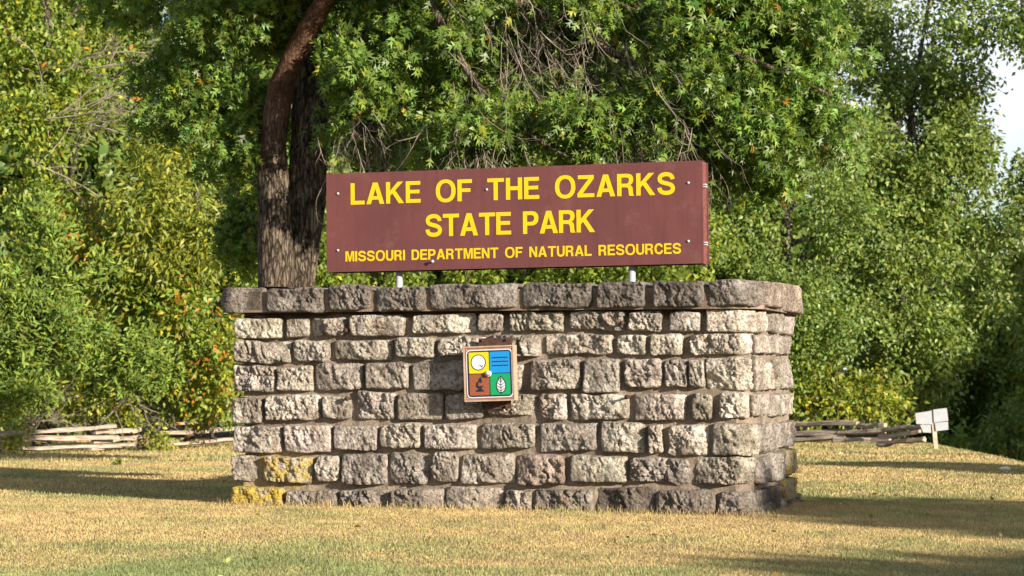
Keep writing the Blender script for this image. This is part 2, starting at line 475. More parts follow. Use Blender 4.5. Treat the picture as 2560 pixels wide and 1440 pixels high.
def stone_mesh(s0, s1, zb, zt, prot, back=-.12, cell=.0098, rough=1.0, seed=0, base_off=-.098, smoothface=False, skew=0.0):
    """rock-faced stone: a grid laid over [s0,s1]x[zb,zt], bulging out of the wall line"""
    r = np.random.default_rng(seed)
    L, H = s1 - s0, zt - zb
    nu = max(8, int(L / cell)); nv = max(7, int(H / cell))
    def ticks(n, size):
        inner = np.linspace(.02 / size, 1 - .02 / size, n)
        return np.concatenate([[0, 0, .007 / size], inner, [1 - .007 / size, 1, 1]])
    a, b = ticks(nu, L), ticks(nv, H)
    Aa, Bb = np.meshgrid(a, b)
    ia, ib = np.meshgrid(np.arange(len(a)), np.arange(len(b)))
    ring = np.minimum(np.minimum(ia, len(a) - 1 - ia), np.minimum(ib, len(b) - 1 - ib))
    x = (Aa - .5) * L; z = (Bb - .5) * H
    rc = min(.045, .22 * min(L, H)) * r.uniform(.4, 1.1)
    cx = np.clip(x, -L / 2 + rc, L / 2 - rc); cz = np.clip(z, -H / 2 + rc, H / 2 - rc)
    dx, dz = x - cx, z - cz
    hyp = np.hypot(dx, dz); mx = np.maximum(abs(dx), abs(dz))
    sc = np.where(hyp > 1e-9, mx / np.maximum(hyp, 1e-9), 1)
    x, z = cx + dx * sc, cz + dz * sc
    # uneven outline
    P = np.stack([x.ravel() * 9 + seed * 3.1, z.ravel() * 9, np.full(x.size, seed * 1.7)], -1)
    wob = .028 * rough
    x = x + (vnoise(P, 1) - .5).reshape(x.shape) * wob
    z = z + (vnoise(P + 40, 2) - .5).reshape(x.shape) * wob + skew * (Aa - .5) * H
    P2 = np.stack([x.ravel(), z.ravel(), np.full(x.size, seed * .37)], -1)
    h = (vnoise(P2 * 8 + 7, 3) - .5) * .045
    rid = 0
    for k, (f, am) in enumerate(((12, .042), (26, .034), (60, .030))):
        Q = P2 * (f * 1.05, f * .78, f) + np.stack([P2[:, 1] * f * .35, P2[:, 0] * 0, P2[:, 0] * 0], -1)
        rid = rid + (np.abs(vnoise(Q, 4 + k) - .5) * 2 - .45) * am
    h = h + rid
    # a few broken-off planes
    fac = np.full(x.size, 9.0)
    for k in range(4):
        an = r.uniform(0, 6.28); g = r.uniform(.12, .42)
        d = (x.ravel() * math.cos(an) + z.ravel() * math.sin(an))
        fac = np.minimum(fac, r.uniform(.015, .045) - d * g * 1.25)
    h = np.minimum(h, fac + h * .35)
    h = h * rough
    if smoothface: h = h * .35
    h = h.reshape(x.shape) + prot
    h = np.where(ring <= 0, back, h)
    h = np.where(ring == 1, np.minimum(base_off + .02, h), h)
    h = np.where(ring == 2, base_off + (h - base_off) * .95, h)
    h = np.where(ring > 2, np.maximum(h, base_off + .025), h)
    s = (s0 + s1) / 2 + x
    zz = (zb + zt) / 2 + z
    p, n = wall_at(s, 0.0)
    pos = p + n * h[..., None]
    V = np.concatenate([pos, zz[..., None]], -1).reshape(-1, 3)
    i = np.arange(x.size).reshape(x.shape)
    F = np.stack([i[:-1, :-1], i[:-1, 1:], i[1:, 1:], i[1:, :-1]], -1).reshape(-1, 4)
    return V, F

wall_root = thing('stone_wall', (*(A + B) / 2, 0), 'waist-high wall of rough pale stone courses with a dark coping under the brown park sign', 'wall')
WO = Vector(wall_root.location)

def add_stone(name, s0, s1, zb, zt, prot, col=(1, 1, 1), lichen=0, seed=0, label=None, **kw):
    V, F = stone_mesh(s0, s1, zb, zt, prot, seed=seed, **kw)
    c = V.mean(0)
    me = mesh_np(name, V - c, F, M_STONE)
    o = link(name, me, wall_root, Vector(c) - WO)
    o.color = (*col, lichen)
    if label: o['label'] = label
    return o

# core with mortar face
def build_core():
    def mitre(off):
        out = []
        for i, p in enumerate(PATH):
            if i == 0: tn = unit(PATH[1] - p); n = np.array((tn[1], -tn[0])); out.append(p + n * off); continue
            if i == len(PATH) - 1: tn = unit(p - PATH[-2]); n = np.array((tn[1], -tn[0])); out.append(p + n * off); continue
            t0 = unit(p - PATH[i - 1]); t1 = unit(PATH[i + 1] - p)
            n0 = np.array((t0[1], -t0[0])); n1 = np.array((t1[1], -t1[0])); h = unit(n0 + n1)
            out.append(p + h * off / np.dot(h, n0))
        return out
    outer, inner = mitre(-.092), mitre(-.55)
    zt = 1.76
    zs = np.linspace(-.15, zt, 64)
    pts = []
    for i in range(4):
        L = np.linalg.norm(outer[i + 1] - outer[i]); n = max(4, int(L / .03))
        for k in range(n): pts.append(outer[i] + (outer[i + 1] - outer[i]) * k / n)
    pts.append(outer[-1]); pts = np.array(pts)
    tn = unit(np.gradient(pts, axis=0)); nn = np.stack([tn[:, 1], -tn[:, 0]], -1)
    G = np.zeros((len(zs), len(pts), 3)); G[..., 0] = pts[:, 0]; G[..., 1] = pts[:, 1]; G[..., 2] = zs[:, None]
    flat = G.reshape(-1, 3)
    d = ((vnoise(flat * 7, 21) - .5) * .035 + (vnoise(flat * 22, 22) - .5) * .014).reshape(G.shape[:2])
    G[..., 0] += nn[:, 0] * d; G[..., 1] += nn[:, 1] * d
    V = G.reshape(-1, 3).tolist()
    i = np.arange(len(V)).reshape(len(zs), len(pts))
    F = np.stack([i[:-1, :-1], i[:-1, 1:], i[1:, 1:], i[1:, :-1]], -1).reshape(-1, 4).tolist()
    mb = MB(); mb.v = [tuple(v) for v in V]; mb.f = [tuple(f) for f in F]
    # inside faces, ends, top
    for k in range(4):
        a, b2 = inner[k], inner[k + 1]
        mb.add([(*b2, -.15), (*a, -.15), (*a, zt), (*b2, zt)], [(0, 1, 2, 3)])
        oa, ob = outer[k], outer[k + 1]
        mb.add([(*oa, zt), (*ob, zt), (*b2, zt), (*a, zt)], [(0, 1, 2, 3)])
    for a, b2 in ((inner[0], outer[0]), (outer[-1], inner[-1])):
        mb.add([(*a, -.15), (*b2, -.15), (*b2, zt), (*a, zt)], [(0, 1, 2, 3)])
    mb.build('mortar', M_MORTAR, wall_root, origin=None).location = -WO
build_core()

# stones: (left px, right px, top py, bottom py[, options])
W, GREY, DARK, SUN_PALE = (1, .97, .95), (.72, .70, .72), (.33, .31, .32), (1.28, 1.25, 1.22)  # last tint: pale corner stones, direct sun on the facet painted in
ROWS = [
 [(577,700,796,845),(713,765,797,843),(774,858,792,843),(873,1007,788,840),(1027,1184,783,834),(1193,1253,782,828),(1271,1407,779,830),(1420,1559,777,826),(1570,1654,776,828),(1670,1747,777,828),(1763,1905,772,829,SUN_PALE),
  (1908,1927,778,831,SUN_PALE),(1930,1968,779,832),(1971,1996,784,834)],
 [(575,720,852,907),(730,818,848,903),(832,976,848,900),(988,1082,842,893),(1094,1208,843,889),(1218,1346,838,891),(1356,1527,837,886),(1539,1613,836,886),(1624,1702,836,890),(1722,1892,835,885,SUN_PALE),
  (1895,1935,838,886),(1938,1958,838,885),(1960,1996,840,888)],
 [(576,682,914,981),(690,776,916,977),(784,902,908,977),(912,1017,908,972),(1027,1160,905,975,GREY,'smooth'),(1168,1300,910,976),(1322,1446,900,974),(1456,1546,898,981),(1561,1650,898,968),(1660,1716,897,968),(1719,1758,899,966),(1764,1887,893,976,SUN_PALE),
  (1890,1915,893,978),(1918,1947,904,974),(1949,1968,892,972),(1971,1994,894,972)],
 [(576,652,992,1060),(662,796,988,1052),(806,871,990,1047),(884,980,978,1047),(990,1105,984,1049),(1112,1205,984,1046,GREY,'smooth'),(1213,1334,984,1040),(1346,1414,987,1046),(1424,1564,987,1046),(1583,1710,984,1050),(1729,1776,984,1048),(1792,1882,982,1048,SUN_PALE),
  (1885,1900,986,1040),(1903,1936,985,1040),(1939,1968,984,1038),(1971,1993,984,1036)],
 [(573,701,1064,1130),(711,826,1062,1132),(833,940,1063,1127),(947,1047,1060,1121),(1056,1185,1060,1122),(1197,1332,1057,1122),(1348,1487,1057,1128),(1499,1608,1056,1133),(1620,1651,1064,1135),(1666,1768,1062,1135),(1779,1899,1060,1138),
  (1902,1914,1060,1130,GREY),(1916,1946,1055,1130,GREY),(1948,1993,1054,1120,GREY)],
 [(573,643,1137,1201),(656,778,1142,1207,W,'lichen'),(787,846,1140,1203),(852,962,1133,1209,GREY),(968,1067,1130,1210,GREY),(1078,1140,1132,1205),(1148,1280,1133,1207),(1289,1407,1135,1211,(.8,.7,.68)),(1423,1562,1138,1207),(1572,1718,1145,1210,GREY),(1735,1905,1143,1211),
  (1908,1937,1140,1206,GREY),(1940,1972,1128,1200,GREY),(1975,1996,1122,1185,W,'lichen')],
 [(573,704,1218,1272,W,'lichen2'),(712,838,1226,1275),(845,966,1222,1275,GREY),(975,1105,1222,1272),(1111,1250,1216,1276),(1260,1325,1225,1276),(1333,1477,1222,1274,GREY),(1487,1638,1220,1285,DARK),(1640,1782,1225,1283,(.55,.52,.52)),(1796,1897,1230,1286,GREY),
  (1900,1924,1222,1280,GREY),(1927,1972,1215,1280,DARK),(1975,1996,1192,1270,GREY,'lichen')],
]
sd = 1
for ri, row in enumerate(ROWS):
    for q in row:
        x0, x1, y0, y1 = q[:4]
        opt = q[5] if len(q) > 5 else ''
        sd += 1
        r = random.Random(sd)
        g = r.uniform(.74, 1.18)
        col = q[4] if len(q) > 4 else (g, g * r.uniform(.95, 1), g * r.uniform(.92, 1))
        s0, s1 = s_of_px(x0), s_of_px(x1)
        if x0 < 580: s0 = S_A - r.uniform(.12, .3)
        s0 -= .002; s1 += .002
        sm = (max(s0, S_A) + s1) / 2
        zt, zb = z_of(y0, sm) + r.uniform(-.006, .006), z_of(y1, sm) - r.uniform(-.006, .008)
        side = x0 > 1884
        add_stone('stone', s0, s1, max(zb, -.1), zt, r.uniform(-.012, .025) if not side else r.uniform(-.02, .0), col,
                  {'lichen': .55, 'lichen2': .62}.get(opt, .0), sd, smoothface=(opt == 'smooth'), rough=.65 if side else r.uniform(.5, 1.2),
                  skew=-.0 if side else r.uniform(-.08, .08), cell=.0098 if not side else .016,
                  label={'lichen': 'stone with a patch of yellow lichen', 'lichen2': 'stone crusted with yellow lichen'}.get(opt))
# left wing: courses continue round the hidden corner, a little coarser
for ri, row in enumerate(ROWS):
    y0 = np.mean([q[2] for q in row[:3]]); y1 = np.mean([q[3] for q in row[:3]])
    s = S_A - .34
    while s > .3:
        L = random.uniform(.28, .5); sd += 1
        g = random.uniform(.8, 1.1)
        add_stone('stone', max(s - L, 0.02), s, max(z_of(y1, S_A), -.1), z_of(y0, S_A), random.uniform(-.01, .02), (g, g, g), 0, sd, cell=.03)
        s -= L + .035
for k_, (x0, x1, y0, y1) in enumerate(((1842, 1880, 1283, 1296), (1905, 1938, 1281, 1294), (1946, 1972, 1277, 1291), (1976, 1998, 1272, 1288))):
    s0, s1 = s_of_px(x0), s_of_px(x1)
    add_stone('footing_stone', s0, s1, -.06, .055 + .012 * (k_ % 2), .045, (.85, .8, .72), 0, 700 + k_, cell=.014)
# small spall stone beside the emblem box
add_stone('stone', s_of_px(1122), s_of_px(1158), z_of(922, s_of_px(1140)), z_of(899, s_of_px(1140)), -.03, (.8, .8, .8), 0, 990, rough=.5)

# coping
COP = [(545,647,717,782),(659,806,719,781),(814,920,712,773),(934,1057,716,776),(1068,1287,709,772),(1300,1476,707,769),(1490,1610,703,769),(1631,1757,702,768),(1767,1921,699,765),(1924,1963,706,769),(1965,2018,712,782)]
OV = .10
S_OFF = {}
for k, (x0, x1, y0, y1) in enumerate(COP):
    sd += 1; r = random.Random(sd)
    side = x0 > 1900
    s0, s1 = s_of_px(x0, OV), s_of_px(x1, OV)
    if k == 0: s0 = S_A - OV - .0
    if k == len(COP) - 1: s1 = S_D + .04
    sm = (s0 + s1) / 2
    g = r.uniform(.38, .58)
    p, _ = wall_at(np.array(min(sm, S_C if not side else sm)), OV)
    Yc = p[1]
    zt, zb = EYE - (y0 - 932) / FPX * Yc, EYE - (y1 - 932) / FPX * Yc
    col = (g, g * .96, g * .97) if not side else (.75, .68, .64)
    if k == 0:   # square outer corner stone, wraps round onto the left wing
        s0 = S_A - .42
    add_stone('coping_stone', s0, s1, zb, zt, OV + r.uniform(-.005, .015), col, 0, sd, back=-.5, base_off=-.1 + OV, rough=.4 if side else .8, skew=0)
for k in range(4):
    sd += 1; g = random.uniform(.45, .6)
    s1 = S_A - .44 - k * .48
    add_stone('coping_stone', s1 - .45, s1, 1.72, 1.975, OV, (g, g, g), 0, sd, back=-.5, base_off=-.1 + OV, cell=.03)
# mortar filling the coping joints
def coping_bed():
    pts_o, pts_i = [], []
    ss = np.linspace(0.02, S_D - .02, 90)
    po, _ = wall_at(ss, OV - .075)
    keep = []
    for s in ss:
        keep.append(s)
    mb = MB(); v = []; f = []
    n = len(ss)
    pi_, _ = wall_at(ss, -.3)
    zt_, zb_ = 1.93, 1.745
    for i in range(n):
        v += [(*po[i], zb_), (*po[i], zt_), (*pi_[i], zt_), (*pi_[i], zb_)]
    for i in range(n - 1):
        a = i * 4; b2 = a + 4
        f += [(a, b2, b2 + 1, a + 1), (a + 1, b2 + 1, b2 + 2, a + 2), (a + 3, a, b2, b2 + 3)][:2] + [(a, a + 3, b2 + 3, b2)]
    mb.add(v, f).build('coping_mortar', plain('coping_mortar', (.17, .125, .095), .95, .1, var=.4, scale=7, bmp=.5), wall_root).location = -WO
coping_bed()

# rusty pins left in the joints
for px, py, L in ((866, 826, .10), (872, 996, .12), (1558, 808, .13), (1572, 992, .15)):
    s = s_of_px(px); z = z_of(py, s)
    p, n = wall_at(np.array(s), -.07)
    p0 = np.array((*p, z)); nn = np.array((*n, 0))
    mb = MB(); mb.tube([p0, p0 + nn * (L - .02), p0 + nn * L], [.011, .011, .011], 8)
    mb.tube([p0 + nn * (L - .012), p0 + nn * (L + .004)], [.021, .021], 10)
    mb.build('iron_pin', M_RUST, wall_root, smooth=True).location = -WO

# ------------------------------------------------------------------ 2D shapes -> flat meshes
def fill_shape(name, loops, thick, mat):
    cu = bpy.data.curves.new(name, 'CURVE'); cu.dimensions = '2D'; cu.fill_mode = 'BOTH'; cu.extrude = thick / 2
    for lp in loops:
        sp = cu.splines.new('POLY'); sp.points.add(len(lp) - 1)
        for k, (x, y) in enumerate(lp): sp.points[k].co = (x, y, 0, 1)
        sp.use_cyclic_u = True
    o = bpy.data.objects.new(name, cu); COL.objects.link(o)
    dg = bpy.context.evaluated_depsgraph_get()
    me = bpy.data.meshes.new_from_object(o.evaluated_get(dg))
    me.name = name
    bpy.data.objects.remove(o); bpy.data.curves.remove(cu)
    me.materials.clear(); me.materials.append(mat)
    return me

def bez(p0, segs, n=8):
    out = [p0]
    for c1, c2, p3 in segs:
        for k in range(1, n + 1):
            t = k / n; q = 1 - t
            out.append(tuple(q**3 * a + 3 * q * q * t * b + 3 * q * t * t * c + t**3 * d for a, b, c, d in zip(p0, c1, c2, p3)))
        p0 = p3
    return out

def ribbon(path, t):
    p = np.array(path); d = unit(np.gradient(p, axis=0)); n = np.stack([-d[:, 1], d[:, 0]], -1)
    tt = np.broadcast_to(t, (len(p),))[:, None]
    return [tuple(a) for a in np.concatenate([p + n * tt / 2, (p - n * tt / 2)[::-1]])]

def ell(cx, cy, rx, ry, n=36, e=2.25):
    out = []
    for k in range(n):
        a = 2 * math.pi * k / n; c, s = math.cos(a), math.sin(a)
        out.append((cx + rx * math.copysign(abs(c) ** (2 / e), c), cy + ry * math.copysign(abs(s) ** (2 / e), s)))
    return out

T = .195
GL = {
 'L': (.66, [[(0,0),(0,1),(T,1),(T,.175),(.66,.175),(.66,0)]]),
 'A': (.84, [[(0,0),(.305,1),(.535,1),(.84,0),(.625,0),(.57,.205),(.27,.205),(.215,0)], [(.325,.365),(.42,.72),(.515,.365)]]),
 'K': (.84, [[(0,0),(0,1),(T,1),(T,.59),(.55,1),(.80,1),(.43,.61),(.84,0),(.60,0),(.295,.465),(T,.36),(T,0)]]),
 'E': (.69, [[(0,0),(0,1),(.68,1),(.68,.83),(T,.83),(T,.60),(.64,.60),(.64,.435),(T,.435),(T,.17),(.69,.17),(.69,0)]]),
 'O': (.92, [ell(.46, .5, .46, .53), ell(.46, .5, .265, .365)]),
 'F': (.67, [[(0,0),(0,1),(.67,1),(.67,.83),(T,.83),(T,.585),(.60,.585),(.60,.42),(T,.42),(T,0)]]),
 'T': (.76, [[(.2825,0),(.2825,.83),(0,.83),(0,1),(.76,1),(.76,.83),(.4775,.83),(.4775,0)]]),
 'H': (.74, [[(0,0),(0,1),(T,1),(T,.605),(.545,.605),(.545,1),(.74,1),(.74,0),(.545,0),(.545,.43),(T,.43),(T,0)]]),
 'Z': (.76, [[(0,0),(0,.17),(.50,.83),(.03,.83),(.03,1),(.74,1),(.74,.835),(.235,.17),(.76,.17),(.76,0)]]),
 'R': (.76, [[(0,0),(0,1),(.46,1),(.60,.97),(.69,.89),(.72,.77),(.71,.64),(.66,.55),(.575,.49),(.65,.44),(.69,.36),(.70,.14),(.72,.05),(.76,0),(.545,0),(.515,.05),(.505,.22),(.49,.32),(.45,.375),(.38,.39),(T,.39),(T,0)],
             [(T,.555),(T,.835),(.41,.835),(.48,.815),(.52,.76),(.525,.69),(.505,.61),(.46,.565),(.41,.555)]]),
 'S': (.78, [ribbon(bez((.675,.69), [((.665,.84),(.55,.92),(.39,.92)),((.22,.92),(.11,.84),(.11,.72)),((.11,.58),(.25,.55),(.39,.51)),((.56,.465),(.685,.42),(.685,.275)),((.685,.14),(.56,.078),(.39,.078)),((.20,.078),(.095,.17),(.095,.32))]), .185)]),
 'P': (.72, [[(0,0),(0,1),(.44,1),(.57,.97),(.67,.89),(.71,.78),(.715,.68),(.70,.56),(.63,.45),(.53,.39),(.44,.37),(T,.37),(T,0)],
             [(T,.53),(T,.835),(.40,.835),(.47,.81),(.51,.75),(.52,.68),(.505,.61),(.46,.555),(.40,.53)]]),
 'M': (.88, [[(0,0),(0,1),(.275,1),(.44,.31),(.605,1),(.88,1),(.88,0),(.70,0),(.70,.77),(.525,0),(.355,0),(.18,.77),(.18,0)]]),
 'I': (.2, [[(0,0),(0,1),(.2,1),(.2,0)]]),
 'U': (.74, [ribbon([(.0975,1),(.0975,.6),(.0975,.38)] + bez((.0975,.34), [((.0975,.16),(.20,.075),(.37,.075)),((.54,.075),(.6425,.16),(.6425,.34))]) + [(.6425,.38),(.6425,.6),(.6425,1)], .195)]),
 'D': (.76, [[(0,0),(0,1),(.36,1)] + bez((.38,1), [((.64,1),(.76,.80),(.76,.5)),((.76,.2),(.64,0),(.38,0))]), [(T,.17),(T,.83),(.34,.83)] + bez((.35,.83), [((.50,.83),(.56,.70),(.56,.5)),((.56,.30),(.50,.17),(.35,.17))])]),
 'N': (.74, [[(0,0),(0,1),(.205,1),(.56,.35),(.56,1),(.74,1),(.74,0),(.54,0),(.18,.66),(.18,0)]]),
 'C': (.80, [ribbon(bez((.695,.655), [((.665,.83),(.56,.925),(.42,.925)),((.20,.925),(.098,.75),(.098,.5)),((.098,.25),(.20,.075),(.42,.075)),((.57,.075),(.68,.18),(.705,.36))]), .19)]),
}
GMESH = {}
for ch, (wd, loops) in GL.items():
    GMESH[ch] = fill_shape('letter', loops, .0, M_YELLOW)

def text_width(txt, gap, space):
    x = 0
    for c in txt: x += space if c == ' ' else GL[c][0] + gap
    return x - gap

# ------------------------------------------------------------------ park sign
SP = np.array((*(A + NB * .95), 0))                # a point of the sign face plane
def sign_hit(px, py, off=0):
    d = ray(px, py); o = np.array((0, 0, EYE)); n = N3
    t = np.dot(SP + n * off - o, n) / np.dot(d, n)
    return o + d * t
TL, TR, BL, BR = sign_hit(816, 435), sign_hit(1757, 401), sign_hit(817, 681), sign_hit(1758, 658)
su = unit(((TR - TL) + (BR - BL)) / 2)
sv = unit(((TL - BL) + (TR - BR)) / 2); sv = unit(sv - su * np.dot(su, sv)); sn = np.cross(su, sv)
if np.dot(sn, N3) < 0: sn = -sn
SW = (np.linalg.norm(TR - TL) + np.linalg.norm(BR - BL)) / 2
SH = (np.linalg.norm(TL - BL) + np.linalg.norm(TR - BR)) / 2
O_ = (TL + TR + BL + BR) / 4 - su * SW / 2 - sv * SH / 2      # lower left corner of the face
foot = (O_ + su * SW / 2); foot[2] = 0
sign = thing('park_sign', foot, 'long brown park sign with yellow lettering on two steel posts above the stone wall', 'sign')
SO = Vector(foot)
def sbuild(mb, name, mat, parent=None, smooth=False, label=None):
    c = np.mean(np.array(mb.v), 0)
    par = parent or sign
    o = mb.build(name, mat, par, smooth=smooth, origin=c)
    o.location = Vector(c) - (SO if par is sign else SO + par.location)
    if label: o['label'] = label
    return o
def sxy(px, py):
    h = sign_hit(px, py) - O_
    return np.dot(h, su), np.dot(h, sv)
DEP = .25
board = sbuild(MB().box(O_, su * SW, -sn * .02, sv * SH), 'front_board', M_SIGN)
sbuild(MB().box(O_ - sn * (DEP), su * SW, -sn * .02, sv * SH), 'rear_board', M_SIGN)
fr = MB()
for o0, a_, b_ in ((O_ - sn * .022 + su * (SW - .025), -sn * (DEP - .024), sv * SH),):
    fr.box(o0, su * .012, a_, b_)
fr.box(O_ - sn * .022 + su * .012, su * .012, -sn * (DEP - .024), sv * SH)
fr.box(O_ - sn * .022 + sv * .01 + su * .03, su * (SW - .06), -sn * (DEP - .024), sv * .01)
sbuild(fr, 'side_frame', M_SIGNEDGE)
# flat edge strip that shows between the two boards at the right end
for fz in (.18, .745):
    mb = MB().box(O_ + su * (SW - .014) - sn * (.075) + sv * SH * fz, su * .03, -sn * .07, sv * .012)
    mb.box(O_ + su * (SW - .014) - sn * (.075) + sv * (SH * fz + .02), su * .03, -sn * .07, sv * .012)
    sbuild(mb, 'end_bracket', M_STEEL)
for (px, py) in ((845, 484), (845, 626), (1217, 474), (1721, 457), (1721, 603)):
    a, b = sxy(px, py)
    c = O_ + su * a + sv * b
    sbuild(MB().tube([c + sn * .001, c + sn * .008, c + sn * .014], [.013, .012, .005], 10), 'bolt_head', M_STEEL, smooth=True)
a, b = sxy(1084, 654); c = O_ + su * a + sv * b
sbuild(MB().tube([c, c + sn * .045, c + sn * .046], [.009, .009, .006], 8).tube([c + sn * .035, c + sn * .045], .016, 6), 'loose_bolt', M_STEEL, smooth=True)
# posts
for px in (998, 1580):
    h = sign_hit(px, 700, -.12)
    sbuild(MB().tube([(h[0], h[1], -.1), (h[0], h[1], O_[2] + .55)], .032, 16), 'post', M_STEEL, smooth=True)
# lettering
def lay_text(txt, p0, p1, hpx0, gap, space, k0=None):
    a0, b0 = sxy(*p0); a1, b1 = sxy(*p1)
    _, bt = sxy(p0[0], p0[1] - hpx0)
    ch_h = bt - b0
    wtot = text_width(txt, gap, space)
    sx = (a1 - a0) / wtot
    x = 0
    for c in txt:
        if c == ' ': x += space; continue
        f = x / wtot
        pos = O_ + su * (a0 + sx * x) + sv * (b0 + (b1 - b0) * f) + sn * .0035
        o = link('letter', GMESH[c], board)
        Mx = Matrix(((su[0] * sx, sv[0] * ch_h, sn[0], pos[0]), (su[1] * sx, sv[1] * ch_h, sn[1], pos[1]), (su[2] * sx, sv[2] * ch_h, sn[2], pos[2]), (0, 0, 0, 1)))
        o.matrix_parent_inverse = Matrix.Identity(4)
        o.matrix_basis = Matrix.Translation(-(SO + board.location)) @ Mx
        x += GL[c][0] + gap
lay_text('LAKE OF THE OZARKS', (877, 512), (1688, 486), 53.5, .085, .62)
lay_text('STATE PARK', (1064, 592), (1488, 580), 55.5, .045, .50)
lay_text('MISSOURI DEPARTMENT OF NATURAL RESOURCES', (864, 654), (1703, 634), 25.5, .09, .55)

# ------------------------------------------------------------------ emblem box
OFFB = .20
BP = np.array((*A, 0)) + N3 * OFFB
def box_hit(px, py, off=0):
    d = ray(px, py); o = np.array((0, 0, EYE))
    return o + d * (np.dot(BP + N3 * off - o, N3) / np.dot(d, N3))
b_tl, b_tr, b_bl = box_hit(1160, 867), box_hit(1286, 862), box_hit(1161.5, 1005)
bu = unit(b_tr - b_tl); bv = unit(b_tl - b_bl); bv = unit(bv - bu * np.dot(bu, bv)); bn = np.cross(bu, bv)
if np.dot(bn, N3) < 0: bn = -bn
BW, BH = np.linalg.norm(b_tr - b_tl), np.linalg.norm(b_tl - b_bl)
b0 = b_bl
BO = b0 + bu * BW / 2 - bn * .1
emb = thing('emblem_box', BO, 'square box on the stone wall with a four-colour emblem of sun, water, microscope, leaf', 'emblem')
def ebuild(mb, name, mat, smooth=False, parent=None):
    c = np.mean(np.array(mb.v), 0); par = parent or emb
    o = mb.build(name, mat, par, smooth=smooth, origin=c)
    o.location = Vector(c) - Vector(BO) - (Vector((0, 0, 0)) if par is emb else par.location)
    return o
t_ = .012
fr = MB()
for (o0, a_, b_) in ((b0, bu * BW, bv * t_), (b0 + bv * (BH - t_), bu * BW, bv * t_), (b0 + bv * t_, bu * t_, bv * (BH - 2 * t_)), (b0 + bv * t_ + bu * (BW - t_), bu * t_, bv * (BH - 2 * t_))):
    fr.box(o0, a_, -bn * .105, b_)
ebuild(fr, 'frame', M_FRAME)
plate = ebuild(MB().box(b0 + bu * t_ + bv * t_ - bn * .008, bu * (BW - 2 * t_), -bn * .09, bv * (BH - 2 * t_)), 'face_plate', M_PLATE)
# rusty mounting straps above and below
def strap(px0, px1, py0, py1, name='mounting_plate'):
    p = box_hit(px0, py0, -.15); q = box_hit(px1, py1, -.15)
    w_ = np.dot(q - p, bu); h_ = np.dot(q - p, bv)
    o = ebuild(MB().box(p + bv * h_, bu * w_, -bn * .012, -bv * h_), name, M_RUST)
    return p, w_, h_
p_, w_, h_ = strap(1196, 1280, 846, 880)
for fx in (.12, .85):
    c = p_ + bu * w_ * fx + bv * (-.022)
    ebuild(MB().tube([c, c + bn * .018], .011, 8), 'strap_bolt', M_RUST, True)
p_, w_, h_ = strap(1210, 1278, 990, 1022)
c = p_ + bu * w_ * .82 - bv * .098
ebuild(MB().tube([c, c + bn * .018], .012, 8), 'strap_bolt', M_RUST, True)
ebuild(MB().box(b0 + bu * .08 - bn * .10 + bv * .08, bu * (BW - .16), -bn * .09, bv * (BH - .16)), 'standoff', M_RUST)

def flat(name, loops, layer, mat, label=None):
    """a flat print on the face plate: loops in 0..1 of the white panel"""
    me = fill_shape(name, loops, 0, mat)
    o = link(name, me, plate)
    og = pan0 + bn * (.0015 * layer)
    o.matrix_basis = Matrix.Translation(-(Vector(BO) + plate.location)) @ Matrix(((bu[0] * PW, bv[0] * PH, bn[0], og[0]), (bu[1] * PW, bv[1] * PH, bn[1], og[1]), (bu[2] * PW, bv[2] * PH, bn[2], og[2]), (0, 0, 0, 1)))
    if label: o['label'] = label
    return o
pan0 = box_hit(1168, 996); ptr = box_hit(1280, 871)
PW, PH = np.dot(ptr - pan0, bu), np.dot(ptr - pan0, bv)
pan0 = b0 + bu * np.dot(pan0 - b0, bu) + bv * np.dot(pan0 - b0, bv) - bn * .006
def rrect(x0, y0, x1, y1, r, n=6):
    out = []
    for cx, cy, a0 in ((x1 - r, y1 - r, 0), (x0 + r, y1 - r, 90), (x0 + r, y0 + r, 180), (x1 - r, y0 + r, 270)):
        for k in range(n + 1):
            a = math.radians(a0 + 90 * k / n); out.append((cx + r * math.cos(a), cy + r * math.sin(a)))
    return out
def em(name, col, rough=.35, spec=.5): return plain(name, col, rough, spec, var=.06, scale=25)
E_W, E_K = em('emblem_white', (.52, .52, .57)), em('emblem_black', (.012, .012, .02))
E_Y, E_B, E_G = em('emblem_yellow', (.50, .42, .004)), em('emblem_blue', (.004, .19, .50)), em('emblem_green', (.003, .24, .085))
E_R = plain('emblem_worn_rust', (.21, .065, .03), .6, .3, var=.45, scale=45)
flat('white_border', [rrect(0, 0, 1, 1, .09)], 1, E_W)
flat('black_border', [rrect(.025, .022, .975, .978, .075)], 2, E_K)
g_ = .009
flat('yellow_quarter', [rrect(.06, .5 + g_, .5 - g_, .947, .02)], 3, E_Y)
flat('blue_quarter', [rrect(.5 + g_, .5 + g_, .94, .947, .02)], 3, E_B)
flat('rust_quarter', [rrect(.06, .053, .5 - g_, .5 - g_, .02)], 3, E_R)
flat('green_quarter', [rrect(.5 + g_, .053, .94, .5 - g_, .02)], 3, E_G)
flat('sun_outline', [ell(.265, .735, .163, .166, 40, 2)], 4, E_K)
flat('sun_disc', [ell(.265, .735, .145, .148, 40, 2)], 5, E_W)
flat('bird', [[(.245,.688),(.30,.682),(.325,.665),(.335,.655),(.35,.67),(.385,.69),(.44,.702),(.38,.683),(.36,.66),(.345,.635),(.335,.632),(.315,.655),(.29,.675)]], 6, E_K)
for k in range(3):
    yy = .815 - k * .082
    path = [(.555 + .35 * i / 40, yy + .008 * abs(math.sin(i / 40 * math.pi * 5)) * 1.6) for i in range(41)]
    flat('wave_line', [ribbon(path, .02)], 4, E_K)
